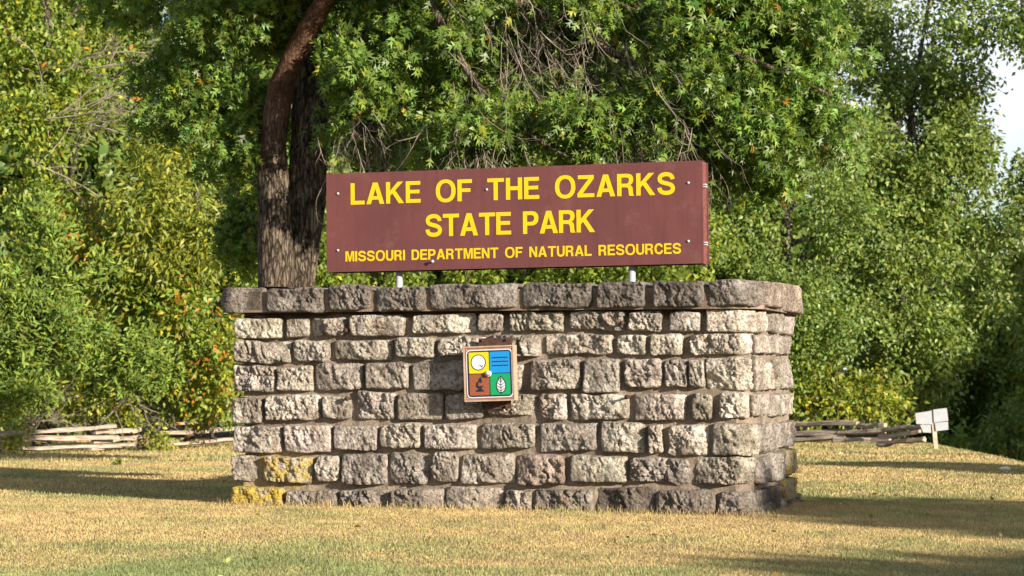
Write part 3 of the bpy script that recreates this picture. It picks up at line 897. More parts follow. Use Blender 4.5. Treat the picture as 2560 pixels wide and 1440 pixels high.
flat('microscope', [[(.19,.13),(.20,.16),(.235,.175),(.25,.20),(.21,.21),(.20,.25),(.20,.30),(.225,.335),(.255,.345),(.26,.36),(.245,.375),(.29,.42),(.305,.445),(.325,.37),(.34,.33),(.325,.325),(.295,.31),(.285,.325),(.26,.315),(.245,.29),(.25,.26),(.265,.245),(.36,.25),(.365,.235),(.325,.228),(.335,.21),(.32,.20),(.32,.18),(.355,.165),(.375,.13)]], 4, E_K)
lf = [(.74, .085)] + bez((.74,.085), [((.86,.10),(.87,.26),(.82,.34)),((.79,.39),(.76,.42),(.74,.455)),((.72,.42),(.69,.39),(.66,.34)),((.61,.26),(.62,.10),(.74,.085))], 9)[1:-1]
flat('leaf_outline', [lf], 4, E_K)
cxl, cyl = .74, .26
flat('leaf_shape', [[(cxl + (x - cxl) * .82, cyl + (y - cyl) * .88) for x, y in lf]], 5, E_W)
flat('leaf_rib', [ribbon([(.74, .07), (.74, .25), (.74, .44)], .012)], 6, E_K)
for yb in (.13, .19, .25, .31, .36):
    wv = .085 * (1 if yb < .3 else .6)
    flat('leaf_vein', [[(.74, yb - .006), (.74 + wv, yb + .055), (.74 + wv, yb + .065), (.74, yb + .006), (.74 - wv, yb + .065), (.74 - wv, yb + .055)]], 7, E_K)
cc = pan0 + bu * PW * .485 + bv * PH * .495
kn = MB()
prof = [(.0, .027), (.012, .0275), (.018, .024), (.0185, .020), (.016, .018), (.019, .012), (.021, .004)]
kn.tube([cc + bn * (.008 + a * 1.3) for a, r in prof], [r for a, r in prof], 24)
mk, tk, bk = newmat('clear_knob', .12, .6); bk.inputs['Base Color'].default_value = (.75, .74, .78, 1); bk.inputs['Metallic'].default_value = .45
ebuild(kn, 'centre_knob', mk, True, plate)
for fx, fy in ((.035, .965), (.965, .965), (.965, .03), (.035, .03)):
    c = b0 + bu * (t_ + (BW - 2 * t_) * fx) + bv * (t_ + (BH - 2 * t_) * fy) - bn * .008
    ebuild(MB().tube([c, c + bn * .004], .005, 8), 'screw', M_STEEL, True)

# ------------------------------------------------------------------ foliage
def tri_template(kind):
    if kind == 'oak':
        v = [(0, -.2, 0), (.014, .0, 0), (-.014, 0, 0),
             (0, .0, 0), (0, .34, .02), (0, .64, .02), (.50, .40, -.06), (-.50, .40, -.06), (.42, .92, -.08), (-.42, .92, -.08), (.09, .60, 0), (-.09, .60, 0), (0, 1.12, -.07), (.24, .16, -.02), (-.24, .16, -.02)]
        f = [(0, 1, 2), (3, 6, 4), (3, 4, 7), (4, 8, 5), (4, 5, 9), (11, 10, 12), (3, 13, 4), (3, 4, 14)]
    elif kind == 'ovate':
        v = [(0, 0, 0), (.27, .38, .06), (-.27, .38, .06), (0, 1, -.08), (0, .5, -.01)]
        f = [(0, 1, 4), (0, 4, 2), (1, 3, 4), (4, 3, 2)]
    elif kind == 'lance':
        v = [(0, 0, 0), (.15, .4, .03), (-.15, .4, .03), (0, 1, -.1)]
        f = [(0, 1, 2), (1, 3, 2)]
    elif kind == 'cedar':
        v = [(0, 0, 0), (.06, .1, 0), (0, 1, 0), (.28, .75, .05), (-.28, .7, -.05), (-.06, .12, 0), (.3, .35, .12), (-.3, .32, -.12)]
        f = [(0, 1, 2), (0, 1, 3), (0, 5, 4), (0, 1, 6), (0, 5, 7)]
    else:   # blob: a far leaf pair
        v = [(0, 0, 0), (.34, .42, .06), (-.34, .42, .06), (0, 1, -.06)]
        f = [(0, 1, 2), (1, 3, 2)]
    return np.array(v, float), np.array(f, int)

def leaves(pos, axis, nrm, size, kind, tint):
    tv, tf = tri_template(kind)
    n = len(pos)
    axis = unit(axis); nrm = unit(nrm - axis * np.sum(nrm * axis, -1, keepdims=True)); side = np.cross(axis, nrm)
    V = pos[:, None, :] + size[:, None, None] * (tv[None, :, 0:1] * side[:, None] + tv[None, :, 1:2] * axis[:, None] + tv[None, :, 2:3] * nrm[:, None])
    F = tf[None] + (np.arange(n) * len(tv))[:, None, None]
    Tn = np.repeat(tint, len(tv), 0)
    return V.reshape(-1, 3), F.reshape(-1, 3), Tn

def sample_lobes(lobes, dens):
    """points in a shell of each ellipsoid; lobes (cx,cy,cz,rx,ry,rz)"""
    P, Nn = [], []
    for (cx, cy, cz, rx, ry, rz) in lobes:
        area = 4 * math.pi * (((rx * ry) ** 1.6 + (rx * rz) ** 1.6 + (ry * rz) ** 1.6) / 3) ** (1 / 1.6)
        n = max(3, int(area * dens))
        d = unit(rng.normal(size=(n, 3)))
        rr = rng.random(n) ** .28
        # lumpy outline
        lump = .78 + .42 * vnoise(d * 2.3 + np.array((cx, cy, cz)), 31)
        P.append(np.array((cx, cy, cz)) + d * np.array((rx, ry, rz)) * (rr * lump)[:, None]); Nn.append(d)
    return np.concatenate(P), np.concatenate(Nn)

def make_tint(n, base_var=.22, warm=.0, orange=0.0, yellow=0.0, clump=None):
    b = rng.normal(1, base_var, n).clip(.45, 1.7)
    h = rng.normal(0, .12, n)
    t = np.stack([b * (1 + h + warm), b, b * (1 - h)], -1)
    if clump is not None: t *= clump[:, None]
    r = rng.random(n)
    t[r < yellow] = np.array((2.6, 1.75, .8)) * rng.uniform(.7, 1.1, (int((r < yellow).sum()), 1))
    m = (r >= yellow) & (r < yellow + orange)
    t[m] = np.array((3.4, 1.0, .9)) * rng.uniform(.5, 1.1, (int(m.sum()), 1))
    return t.clip(0.02, 5)

def crown_mesh(name, lobes, dens, K, size, kind, mat, spray=.35, droop=.35, tilt=.6, cut=None, hole=None, sub=9, **tk):
    if sub:
        new = []
        for (cx, cy, cz, rx, ry, rz) in lobes:
            new.append((cx, cy, cz, rx * .6, ry * .6, rz * .6))
            for d in unit(rng.normal(size=(sub, 3))):
                k = rng.uniform(.26, .46)
                new.append((cx + d[0] * rx * .72, cy + d[1] * ry * .72, cz + d[2] * rz * .72, rx * k, ry * k, rz * k * .75))
        lobes = new
    P, Nn = sample_lobes(lobes, dens)
    if cut is not None:
        k = cut(P); P, Nn = P[k], Nn[k]
    if hole is not None:    # leave gaps between masses
        k = vnoise(P * hole[0] + 11, 41) > hole[1]; P, Nn = P[k], Nn[k]
    n = len(P)
    tw = unit(Nn * .8 + rng.normal(size=(n, 3)) * .55 + np.array((0, 0, -droop)))
    clump = rng.normal(1, .16, n).clip(.6, 1.5)
    # leaves along each spray
    u = rng.random((n, K))
    pos = P[:, None] + tw[:, None] * (u * spray)[..., None] + rng.normal(size=(n, K, 3)) * spray * .22
    ax = tw[:, None] * .7 + rng.normal(size=(n, K, 3)) * .6 + np.array((0, 0, -droop * .7))
    nr = np.array((0, 0, 1)) * tilt * .6 + SUNV * .75 + rng.normal(size=(n, K, 3)) * .6
    pos, ax, nr = pos.reshape(-1, 3), ax.reshape(-1, 3), nr.reshape(-1, 3)
    m = len(pos)
    V, F, Tn = leaves(pos, ax, nr, rng.uniform(.65, 1.2, m) * size, kind, make_tint(m, clump=np.repeat(clump, K), **tk))
    return mesh_np(name, V, F, mat, Tn), P

def branch_path(p0, p1, sag=.15, wig=.08, n=7):
    p0, p1 = np.array(p0, float), np.array(p1, float)
    L = np.linalg.norm(p1 - p0)
    out = []
    o1, o2 = rng.normal(size=3), rng.normal(size=3)
    for k in range(n):
        t = k / (n - 1)
        out.append(p0 + (p1 - p0) * t + np.array((0, 0, 1)) * math.sin(t * math.pi) * sag * L + (o1 * math.sin(t * 5) + o2 * math.sin(t * 9 + 1)) * wig * L * .35 * min(1, t * 3) * (1 - t * .5))
    return np.array(out)

NV_TREES = 0
def tree(name, label, cat, base, lobes, dens, K, size, kind, mat, trunk_r=.14, bark=None, group=None, nlimb=9, trunk=True, **kw):
    root = thing(name, (base[0], base[1], base[2]), label, cat, group)
    O = np.array(base)
    me, P = crown_mesh('crown', lobes, dens, K, size, kind, mat, **kw)
    shift(me, O)
    link('crown', me, root)
    if trunk:
        cen = np.mean([l[:3] for l in lobes], 0); top = max(l[2] + l[5] * .5 for l in lobes)
        mb = MB()
        pts = branch_path((base[0], base[1], base[2] - .15), (cen[0], cen[1], top), 0, .05, 9)
        mb.tube(pts - O, np.linspace(trunk_r, trunk_r * .25, 9), 9)
        for k in range(nlimb):
            t = rng.integers(2, 7); q = P[rng.integers(len(P))]
            pp = branch_path(pts[t], q, .05, .12, 6)
            mb.tube(pp - O, np.linspace(trunk_r * .4, trunk_r * .07, 6), 5)
        link('trunk', mb.mesh('trunk', bark or M_BARK2, True), root)
    return root

def lobe(px, py, Y, rpx, rpy, dep=None):
    c = at(px, py, Y); k = Y / FPX
    return (c[0], c[1], c[2], rpx * k, dep if dep else (rpx + rpy) / 2 * k * .9, rpy * k)

def base_at(px, Y):
    x = (px - 1280) / FPX * Y
    return (x, Y, float(gz(x, Y)[0]))

# --- the big oak behind the wall
oakb = np.array(base_at(705, 25.0))
oak = thing('oak_tree', oakb, 'large twin-trunked oak whose drooping boughs hang right behind the brown sign', 'tree')
def P25(px, py, Y=25.0): return at(px, py, Y)
def rough_tube(name, pts, rad, n=26, sub=70, mat=M_BARK, amp=.1, label=None):
    pts = np.array(pts, float); L = np.concatenate([[0], np.cumsum(np.linalg.norm(np.diff(pts, axis=0), axis=1))])
    tt = np.linspace(0, L[-1], sub)
    # smooth the control line
    def sm(a):
        k = np.interp(tt, L, a)
        kk = np.convolve(np.pad(k, 5, mode='edge'), np.ones(11) / 11, 'valid'); kk[0] = k[0]; kk[-1] = k[-1]; return kk
    pp = np.stack([sm(pts[:, i]) for i in range(3)], -1); rr = sm(np.array(rad, float))
    mb = MB().tube(pp, rr, n)
    V = np.array(mb.v)
    cen = np.repeat(pp, n, 0); d = unit(V[:len(cen)] - cen)
    Q = V[:len(cen)] * (9, 9, 1.6)
    disp = (vnoise(Q, 51) - .5) * 2 + (np.abs(vnoise(Q * 2.2, 52) - .5) * -2 + .5) * .8 + (vnoise(V[:len(cen)] * 2.2, 53) - .5) * 1.6
    V[:len(cen)] += d * (disp * amp * np.repeat(rr, n))[:, None]
    mb.v = [tuple(v) for v in V - oakb]
    o = link(name, mb.mesh(name, mat, True), oak)
    if label: o['label'] = label
    return o
rough_tube('trunk', [P25(692, 760, 24.8), P25(690, 640, 24.8), P25(683, 500, 24.8), P25(680, 400, 24.85), P25(684, 320, 24.9), P25(700, 230, 24.9), P25(730, 150, 24.8), P25(775, 70, 24.6), P25(830, -30, 24.3), P25(900, -200, 24)],
           [.20, .185, .175, .17, .155, .14, .125, .115, .10, .08], sub=110, mat=M_REDBARK, amp=.09, label='left trunk, rough grey bark turning smooth and reddish where it bends right')
rough_tube('trunk', [P25(735, 760, 25.2), P25(752, 600, 25.2), P25(768, 450, 25.2), P25(778, 300, 25.25), P25(775, 150, 25.3), P25(760, 0, 25.4), P25(740, -220, 25.6)],
           [.22, .215, .215, .20, .17, .14, .10], label='right trunk, dark mottled bark')
LIMBS = [
 ([(820, 325, 25), (900, 322, 24.4), (990, 320, 24), (1060, 345, 23.7), (1130, 400, 23.5)], (.055, .045, .04, .03, .02)),
 ([(1040, -60, 24), (1110, 70, 23.6), (1135, 120, 23.5), (1170, 190, 23.4), (1235, 270, 23.2), (1330, 350, 23.1), (1420, 392, 23)], (.05, .045, .04, .036, .03, .02, .012)),
 ([(770, 150, 25.2), (850, 130, 24.8), (910, 80, 24.4), (960, 30, 24), (1020, -30, 23.8)], (.05, .04, .035, .03, .025)),
 ([(840, -160, 24.6), (950, -90, 24), (1200, -60, 23.6), (1400, 60, 23.3), (1560, 150, 23.2), (1700, 220, 23), (1850, 300, 22.9)], (.09, .08, .07, .045, .032, .022, .012)),
 ([(1400, -60, 23.8), (1600, 40, 23.5), (1750, 100, 23.3), (1960, 180, 23.2), (2080, 240, 23)], (.06, .045, .035, .025, .012)),
 ([(1250, -80, 24), (1340, 40, 23.6), (1450, 170, 23.4), (1560, 290, 23.2), (1600, 380, 23)], (.05, .035, .028, .018, .01)),
 ([(690, 300, 25), (600, 220, 25.5), (480, 150, 26), (400, 60, 26.2)], (.06, .045, .03, .015)),
 ([(1720, -60, 24.5), (1800, 120, 24.5), (1930, 330, 24.5), (1940, 470, 24.4)], (.05, .04, .03, .02)),
]
for pts, rad in LIMBS:
    rough_tube('limb', [P25(*q) for q in pts], rad, 9, 30, M_BARK, .12)

OAK_LOBES = [lobe(*a) for a in (
 (1000, 120, 24.0, 200, 190, 1.0), (950, 330, 24.4, 130, 90, .8), (1180, 330, 23.4, 170, 100, .7), (1250, 150, 24, 200, 160, .9),
 (1450, 290, 23.4, 190, 120, .7), (1640, 250, 23.4, 170, 150, .8), (1480, 60, 24, 230, 110, 1.0), (1760, 60, 23.6, 240, 150, 1.1), (1850, 260, 23.4, 180, 170, .9),
 (2010, 130, 23.8, 160, 190, 1.0), (2080, 310, 23.8, 110, 110, .7), (1720, 370, 23.6, 130, 70, .6), (1900, 420, 24, 120, 70, .6),
 (560, 60, 25.6, 210, 130, 1.2), (480, 210, 25.8, 150, 130, .9), (600, 330, 25.4, 120, 150, .8), (870, 30, 25.4, 120, 110, .8), (800, -120, 25, 400, 120, 2.0),
 (1300, -160, 24.6, 500, 150, 2.0), (1850, -160, 24.6, 350, 150, 1.6), (840, 210, 24.3, 60, 120, .5),
 (330, -60, 26.5, 200, 120, 1.2), (620, 560, 27.5, 70, 130, .6), (900, -380, 25, 600, 160, 2.4), (1600, -380, 25, 500, 160, 2.2),
)]
def oak_cut(P):
    # keep the air in front of trunks fairly open and nothing sunwards of the sign
    px = 1280 + P[:, 0] / P[:, 1] * FPX; py = 932 - (P[:, 2] - EYE) / P[:, 1] * FPX
    tr = (px > 640) & (px < 830) & (py > 40) & (py < 720) & (P[:, 1] < 25.3)
    return ~tr & ~((P[:, 0] + P[:, 1] > 27.2) & (P[:, 2] > 5.3)) & (P[:, 1] > 21.7) & ~((px > 1000) & (px < 1750) & (py > 470) & (P[:, 1] < 24))
me, OP = crown_mesh('crown', OAK_LOBES, 44, 10, .112, 'oak', M_OAKLEAF, spray=.22, droop=.45, tilt=.5, cut=oak_cut, hole=(1.9, .33), warm=0, orange=.006, yellow=.02, base_var=.3)
shift(me, oakb); o = link('crown', me, oak)

def twig_bundle(n, areas, Lr, r0, down, n_sub=4, side_=.5):
    """dead hanging twigs with side twigs, joined"""
    V, F = [], []
    off = 0
    for i in range(n):
        a = areas[rng.integers(len(areas))]
        p = at(rng.normal(a[0], a[3]), rng.normal(a[1], a[4]), a[2] + .35 + rng.normal(0, .4))
        d = unit(np.array((rng.normal(a[5] if len(a) > 5 else .25, .28), rng.normal(0, .3), -down + rng.normal(0, .25))))
        L = rng.uniform(*Lr)
        stack = [(p, d, L, r0 * rng.uniform(.6, 1.2), 0)]
        while stack:
            p0, d0, L0, rr, lv = stack.pop()
            pts = [p0]; dd = d0.copy()
            k = 5
            for j in range(k):
                dd = unit(dd + rng.normal(size=3) * .16); pts.append(pts[-1] + dd * L0 / k)
                if lv < 2 and rng.random() < (.75 if lv == 0 else .45):
                    sdn = unit(dd + unit(rng.normal(size=3)) * .75)
                    stack.append((pts[-1], sdn, L0 * rng.uniform(.3, .55), rr * .6, lv + 1))
            mb = MB().tube(pts, rr * np.interp(np.linspace(0, 1, len(pts)), (0, .35, 1), (.45 if lv == 0 else 1, 1, .3)), 4 if lv == 0 else 3, cap=False)
            V += mb.v; F += [tuple(x + off for x in q) for q in mb.f]; off += len(mb.v)
    return np.array(V), np.array(F)
TW = [(1480, 60, 23.2, 120, 60, .5), (1400, -40, 23.2, 200, 60, .5), (1560, 260, 22.9, 90, 70, .45), (1540, 170, 23.1, 110, 60, .5), (1400, 60, 23.1, 80, 60, .35), (1200, 250, 23.0, 70, 60, .2), (1040, 340, 23.6, 90, 60, .1), (1230, 320, 23, 60, 60, .1),
      (1600, 330, 22.9, 50, 30, .25), (1700, 300, 22.9, 60, 40, .4), (920, 320, 23.8, 60, 50, .1), (1300, 60, 23, 90, 50, .35)]
V, F = twig_bundle(380, TW, (.25, .75), .0052, 1.15)
o = link('dead_twigs', mesh_np('dead_twigs', V - oakb, F, M_TWIG, smooth=True), oak, kind='stuff')

# --- woods behind, left
def T_(name, label, cat, px, Y, lobes, dens, K, size, kind, mat, **kw):
    return tree(name, label, cat, base_at(px, Y), [lobe(*l) for l in lobes], dens, K, size, kind, mat, **kw)

T_('vine_tree', 'tall tree at the left edge smothered in yellow-green vine leaves', 'tree', 110, 40.5,
   [(60, 200, 38, 150, 120), (190, 130, 38.5, 130, 120), (110, 330, 37.6, 110, 120), (60, 460, 37.8, 90, 90), (230, 280, 38.3, 90, 110), (60, 20, 39, 180, 90), (280, 50, 39, 120, 90), (150, -120, 39, 260, 110), (140, 560, 38, 90, 60)],
   24, 10, .115, 'ovate', M_LEAF, yellow=.05, orange=.012, hole=(1.3, .40), spray=.4)
T_('walnut_tree', 'leafy tree with long hanging yellow-green leaves left of the twin trunk', 'tree', 470, 40.5,
   [(420, 370, 37, 90, 90), (500, 450, 36.8, 100, 90), (380, 520, 37, 90, 80), (560, 580, 37.2, 90, 80), (590, 420, 38, 70, 90), (440, 640, 37, 110, 70)],
   22, 12, .15, 'lance', M_LEAF, droop=.55, tilt=.3, warm=.18, yellow=.03, hole=(1.4, .38), spray=.45)
T_('cedar_tree', 'feathery light green cedar at the left edge behind the rail fence', 'tree', 90, 38.6,
   [(100, 600, 36.4, 55, 90), (80, 720, 36.2, 100, 110), (60, 850, 36.2, 130, 110), (160, 820, 36.2, 100, 90), (240, 700, 36.4, 50, 70), (40, 960, 36.3, 120, 60)],
   34, 12, .14, 'lance', M_CEDAR, droop=-.35, tilt=.3, trunk_r=.1, hole=(2.0, .33), spray=.3, yellow=.0)
T_('cedar_tree', 'low olive-green cedar bough mass amid the vines left of the wall', 'tree', 300, 40.0,
   [(270, 880, 36.9, 110, 80), (350, 930, 36.8, 100, 70), (520, 900, 37.2, 60, 80)],
   34, 12, .13, 'lance', M_CEDAR, droop=-.2, tilt=.3, trunk_r=.06, hole=(2.0, .35), spray=.3)
SHR = [
 ('shrub', 'glossy green shrub with orange leaves halfway up the left thicket', 250, 37.8, [(200, 600, 37.8, 90, 70), (260, 700, 37.6, 100, 90), (180, 520, 38, 70, 60)], 'ovate', .13, dict(orange=.16, yellow=.08)),
 ('shrub', 'dense shiny-leaved shrub in the middle of the left thicket', 380, 37.8, [(340, 720, 37.6, 110, 90), (420, 780, 37.4, 90, 80), (320, 620, 37.9, 80, 70)], 'ovate', .14, dict(yellow=.03)),
 ('shrub', 'bright shrub flecked with orange leaves just left of the stone wall', 530, 37.8, [(500, 780, 37.4, 90, 100), (560, 900, 37.4, 80, 90), (570, 760, 37.8, 60, 80), (470, 920, 37.5, 80, 80)], 'ovate', .13, dict(orange=.15, yellow=.08)),
 ('shrub', 'yellow-green undergrowth above the left rail fence', 240, 37.4, [(130, 980, 37.3, 120, 60), (260, 1000, 37.2, 110, 50), (370, 1000, 37.4, 100, 50), (30, 1010, 37.4, 90, 50), (30, 1082, 35.2, 40, 14), (330, 1058, 37.4, 45, 16), (400, 1100, 37, 25, 9)], 'ovate', .11, dict(yellow=.08, orange=.03, warm=.12)),
 ('shrub', 'dark-leaved bush with red leaves beside the wall end by the fence', 540, 38.4, [(560, 990, 38, 90, 50), (600, 880, 38.4, 60, 120), (480, 1010, 38.4, 80, 40)], 'ovate', .12, dict(orange=.12, yellow=.03)),
 ('shrub', 'green sapling thicket between the walnut and the oak trunks', 600, 38.5, [(600, 660, 38.2, 80, 90), (540, 690, 38, 80, 70), (640, 560, 39, 70, 110)], 'ovate', .14, dict(yellow=.03)),
]
for (nm, lb, px, Y, lob, kind, sz, tk) in SHR:
    T_(nm, lb, 'shrub', px, Y + 2.6, lob, 27, 10, sz * .82, kind, M_LEAF, trunk_r=.04, nlimb=7, hole=(1.8, .36), spray=.32, **tk)
UND = [
 ('bright understorey shrub showing under the sign beside the left post', 950, [(900, 650, 40, 130, 110), (1050, 640, 40.3, 140, 110), (860, 480, 41, 110, 110)]),
 ('green understorey shrub behind the middle of the sign', 1300, [(1250, 640, 41, 160, 120), (1420, 620, 40.5, 160, 130), (1300, 440, 42, 170, 110)]),
 ('leafy understorey shrub behind the right end of the sign', 1680, [(1600, 640, 40.5, 160, 120), (1760, 620, 40, 120, 130), (1650, 460, 42, 160, 100)]),
]
for lb, px, lob in UND:
    T_('shrub', lb, 'shrub', px, 41, lob, 20, 10, .12, 'ovate', M_LEAF, trunk_r=.05, hole=(1.6, .36), yellow=.02, spray=.4)

# --- woods behind, right
T_('broadleaf_tree', 'broad grey-green tree rising directly behind the right end of the wall', 'tree', 1960, 43,
   [(1850, 560, 42, 150, 130), (1980, 660, 41.6, 160, 130), (1900, 780, 41.8, 140, 120), (2080, 540, 42, 150, 120), (2080, 800, 42, 140, 110), (1880, 420, 43, 150, 110), (2050, 380, 43, 150, 120), (1960, 900, 42, 110, 80)],
   22, 11, .105, 'ovate', M_FARLEAF, trunk_r=.16, nlimb=22, hole=(1.1, .30), spray=.45)
T_('broadleaf_tree', 'tall tree in the middle right with rounded sunlit boughs', 'tree', 2260, 46,
   [(2220, 430, 45, 170, 150), (2300, 600, 44.6, 150, 140), (2230, 760, 44.8, 160, 120), (2330, 300, 45.5, 130, 120), (2370, 440, 45, 110, 110), (2200, 250, 46, 150, 130), (2330, 850, 45, 120, 110), (2250, 80, 47, 160, 130), (2160, 900, 45, 120, 80), (2440, 720, 45.4, 100, 90), (2150, 660, 46, 120, 120), (2150, 60, 47, 120, 140), (2380, 210, 45.5, 90, 80), (2400, 340, 45.2, 80, 80), (2440, 560, 45.2, 80, 70), (2460, 430, 45.3, 60, 40)],
   22, 11, .125, 'ovate', M_FARLEAF, trunk_r=.12, nlimb=26, hole=(1.0, .33), spray=.45, warm=.05)
T_('broadleaf_tree', 'tree reaching across the top right corner over the patch of sky', 'tree', 2700, 44,
   [(2420, 140, 44.2, 90, 60), (2540, 170, 43.8, 80, 35), (2480, 60, 44, 130, 90), (2400, 20, 44.5, 120, 80), (2560, 120, 43.5, 110, 70), (2500, -80, 44, 260, 90), (2660, 60, 44, 150, 120), (2780, 300, 44, 110, 300)],
   13, 9, .13, 'ovate', M_FARLEAF, trunk_r=.12, nlimb=0, hole=(1.1, .44), spray=.45)
T_('broadleaf_tree', 'yellow-green tree at the right edge below the patch of sky', 'tree', 2680, 52,
   [(2540, 430, 51, 70, 50), (2530, 480, 51, 90, 70), (2600, 560, 51, 120, 110), (2510, 640, 50, 90, 80), (2580, 760, 51, 110, 120), (2700, 700, 52, 200, 300)],
   11, 9, .18, 'ovate', M_FARLEAF, trunk_r=.16, nlimb=14, hole=(1.0, .40), spray=.5, warm=.1)
T_('shrub', 'bright yellow-green shrub over the right rail fence beside the wall', 'shrub', 2080, 42.5,
   [(2040, 960, 42, 90, 70), (2140, 980, 42, 90, 60), (2230, 1000, 42.3, 80, 50), (2060, 1010, 41.8, 90, 40), (2010, 890, 42.6, 60, 60)],
   20, 9, .12, 'ovate', M_LEAF, trunk_r=.04, hole=(1.7, .35), yellow=.06, orange=.02, warm=.12)
T_('shrub', 'darker shrub behind the white sign backs at the fence end', 'shrub', 2260, 45,
   [(2250, 980, 44.5, 90, 90), (2350, 1000, 46, 70, 70), (2290, 900, 45, 110, 80)], 13, 9, .15, 'ovate', M_FARLEAF, trunk_r=.05, hole=(1.3, .36))
T_('shrub', 'shaded blue-green shrub low at the right edge below the crest', 'shrub', 2540, 54,
   [(2500, 1080, 53, 90, 55), (2590, 1040, 53, 110, 80), (2430, 1100, 55, 80, 40)], 11, 9, .17, 'ovate', M_FARLEAF, trunk_r=.05, hole=(1.2, .36))

# --- dense row of trees farther back; crowns share one mesh
LOB = [(0, 0, 2.2, 2.6, 1.8, 2.0), (1.2, -.3, 5.0, 2.3, 1.7, 2.2), (-1.4, -.2, 5.4, 2.2, 1.7, 2.2), (.2, 0, 8.4, 2.6, 1.8, 2.3), (-1.3, 0, 2.6, 2, 1.5, 1.8), (1.6, .2, 8, 2, 1.5, 2), (0, 0, 11.2, 2.4, 1.7, 1.8)]
cm, CP = crown_mesh('crown', LOB, 7, 9, .26, 'blob', M_FARLEAF, spray=.6, hole=(.8, .30))
tm = MB().tube(branch_path((0, 0, -.3), (.2, 0, 11), 0, .04, 9), np.linspace(.22, .05, 9), 8)
for k in range(14):
    tm.tube(branch_path((0, 0, rng.uniform(1.5, 8)), CP[rng.integers(len(CP))], .05, .12, 6), np.linspace(.07, .015, 6), 5)
tmesh = tm.mesh('trunk', M_BARK2, True)
FAR = [(-60, 47, 'behind the vine-covered tree'), (210, 49, 'behind the left thicket'), (470, 48, 'behind the hanging-leaved tree'), (730, 50, 'directly behind the twin trunk'), (1000, 48, 'behind the left half of the sign'),
       (1260, 50, 'behind the middle of the sign'), (1520, 49, 'behind the right half of the sign'), (1790, 50, 'right of the sign'), (2060, 52, 'behind the grey-green tree')]
for i, (px, Y, where) in enumerate(FAR):
    b = base_at(px, Y)
    r_ = thing('woodland_tree', b, 'dense dark woodland tree ' + where, 'tree', 'woodland trees in the row behind')
    r_.rotation_euler = (0, 0, i * 2.39)
    s = .58 if px in (470, 2060) else rng.uniform(.9, 1.1); r_.scale = (s, s, s)
    link('crown', cm, r_); link('trunk', tmesh, r_)
for i, (px, Y, sc, where) in enumerate([(2400, 64, .6, 'down in the hollow behind the white sign backs'), (2500, 60, .5, 'in the hollow near the right edge'), (2620, 66, .6, 'at the right edge of the hollow'), (2330, 70, .66, 'deepest in the right hollow'), (2250, 62, .66, 'at the left of the hollow')]):
    b = base_at(px, Y)
    r_ = thing('woodland_tree', b, 'shaded woodland tree ' + where, 'tree', 'woodland trees in the hollow')
    r_.rotation_euler = (0, 0, i * 1.7 + .5); r_.scale = (sc, sc, sc)
    link('crown', cm, r_); link('trunk', tmesh, r_)

for i, (px, Y, sc, where) in enumerate([(2860, 62, .7, 'just beyond the right edge of the view'), (3150, 66, .85, 'well beyond the right edge of the view'), (3480, 70, .9, 'farther right, outside the view'), (3850, 74, 1.0, 'farthest right, outside the view'), (3000, 84, 1.0, 'deep behind the hollow, outside the view'), (3600, 92, 1.1, 'deepest on the right, outside the view'),
        (-380, 48, 1.0, 'just beyond the left edge of the view'), (-720, 50, 1.0, 'well beyond the left edge of the view'), (-1080, 52, 1.0, 'farthest left, outside the view')]):
    b = base_at(px, Y)
    r_ = thing('woodland_tree', b, 'dense woodland tree ' + where, 'tree', 'woodland trees outside the view')
    r_.rotation_euler = (0, 0, i * 1.3 + .9); r_.scale = (sc, sc, sc)
    link('crown', cm, r_); link('trunk', tmesh, r_)

# bare branches among the left trees
V, F = twig_bundle(22, [(200, 200, 37.2, 50, 50, 1.2), (150, 310, 37, 40, 20, 1.5), (80, 380, 37.2, 40, 40, .5)], (.7, 1.9), .013, -.25)
b_ = np.array(base_at(150, 37.2))
link('bare_sapling', mesh_np('bare_sapling', V, F, M_TWIG, smooth=True), None, label='spray of bare grey branches reaching right in front of the vine-covered tree', cat='sapling')
V, F = twig_bundle(26, [(60, 1060, 36.3, 50, 25, 1.0), (230, 1080, 36, 60, 25, .3), (400, 1060, 37, 60, 30, -.4)], (.3, .9), .009, -.3)
link('brush_pile', mesh_np('brush_pile', V, F, M_TWIG, smooth=True), None, kind='stuff', label='tangle of dead grey brush growing through the left rail fence', cat='brush')

# ------------------------------------------------------------------ split rail fences
def rail(parent, po, p, q, th):
    p, q = np.array(p, float), np.array(q, float)
    d = unit(q - p); L = np.linalg.norm(q - p)
    n = 7; up = np.array((0, 0, 1.)); sd_ = unit(np.cross(d, up)); up = np.cross(sd_, d)
    prof = [(1, -.55), (.75, .6), (-.3, 1.0), (-1.05, .35), (-.8, -.9)]; ph_ = rng.uniform(-.25, .25); prof = [(a * math.cos(ph_) - b * math.sin(ph_), a * math.sin(ph_) + b * math.cos(ph_)) for a, b in prof]
    mb = MB(); v = []; f = []
    for i in range(n):
        t = i / (n - 1); c = p + (q - p) * t + up * rng.normal(0, th * .12) + sd_ * rng.normal(0, th * .12)
        w_ = rng.uniform(.75, 1.2)
        for a, b in prof: v.append(c + (sd_ * a * .55 * w_ + up * b * .5 * w_) * th)
    m = len(prof)
    for i in range(n - 1):
        for k in range(m): f.append((i * m + k, (i + 1) * m + k, (i + 1) * m + (k + 1) % m, i * m + (k + 1) % m))
    f.append(tuple(range(m))); f.append(tuple(range((n - 1) * m, n * m))[::-1])
    mb.add(v, f)
    c = (p + q) / 2
    o = mb.build('rail', M_RAIL, parent, origin=c); o.location = Vector(c) - Vector(po)

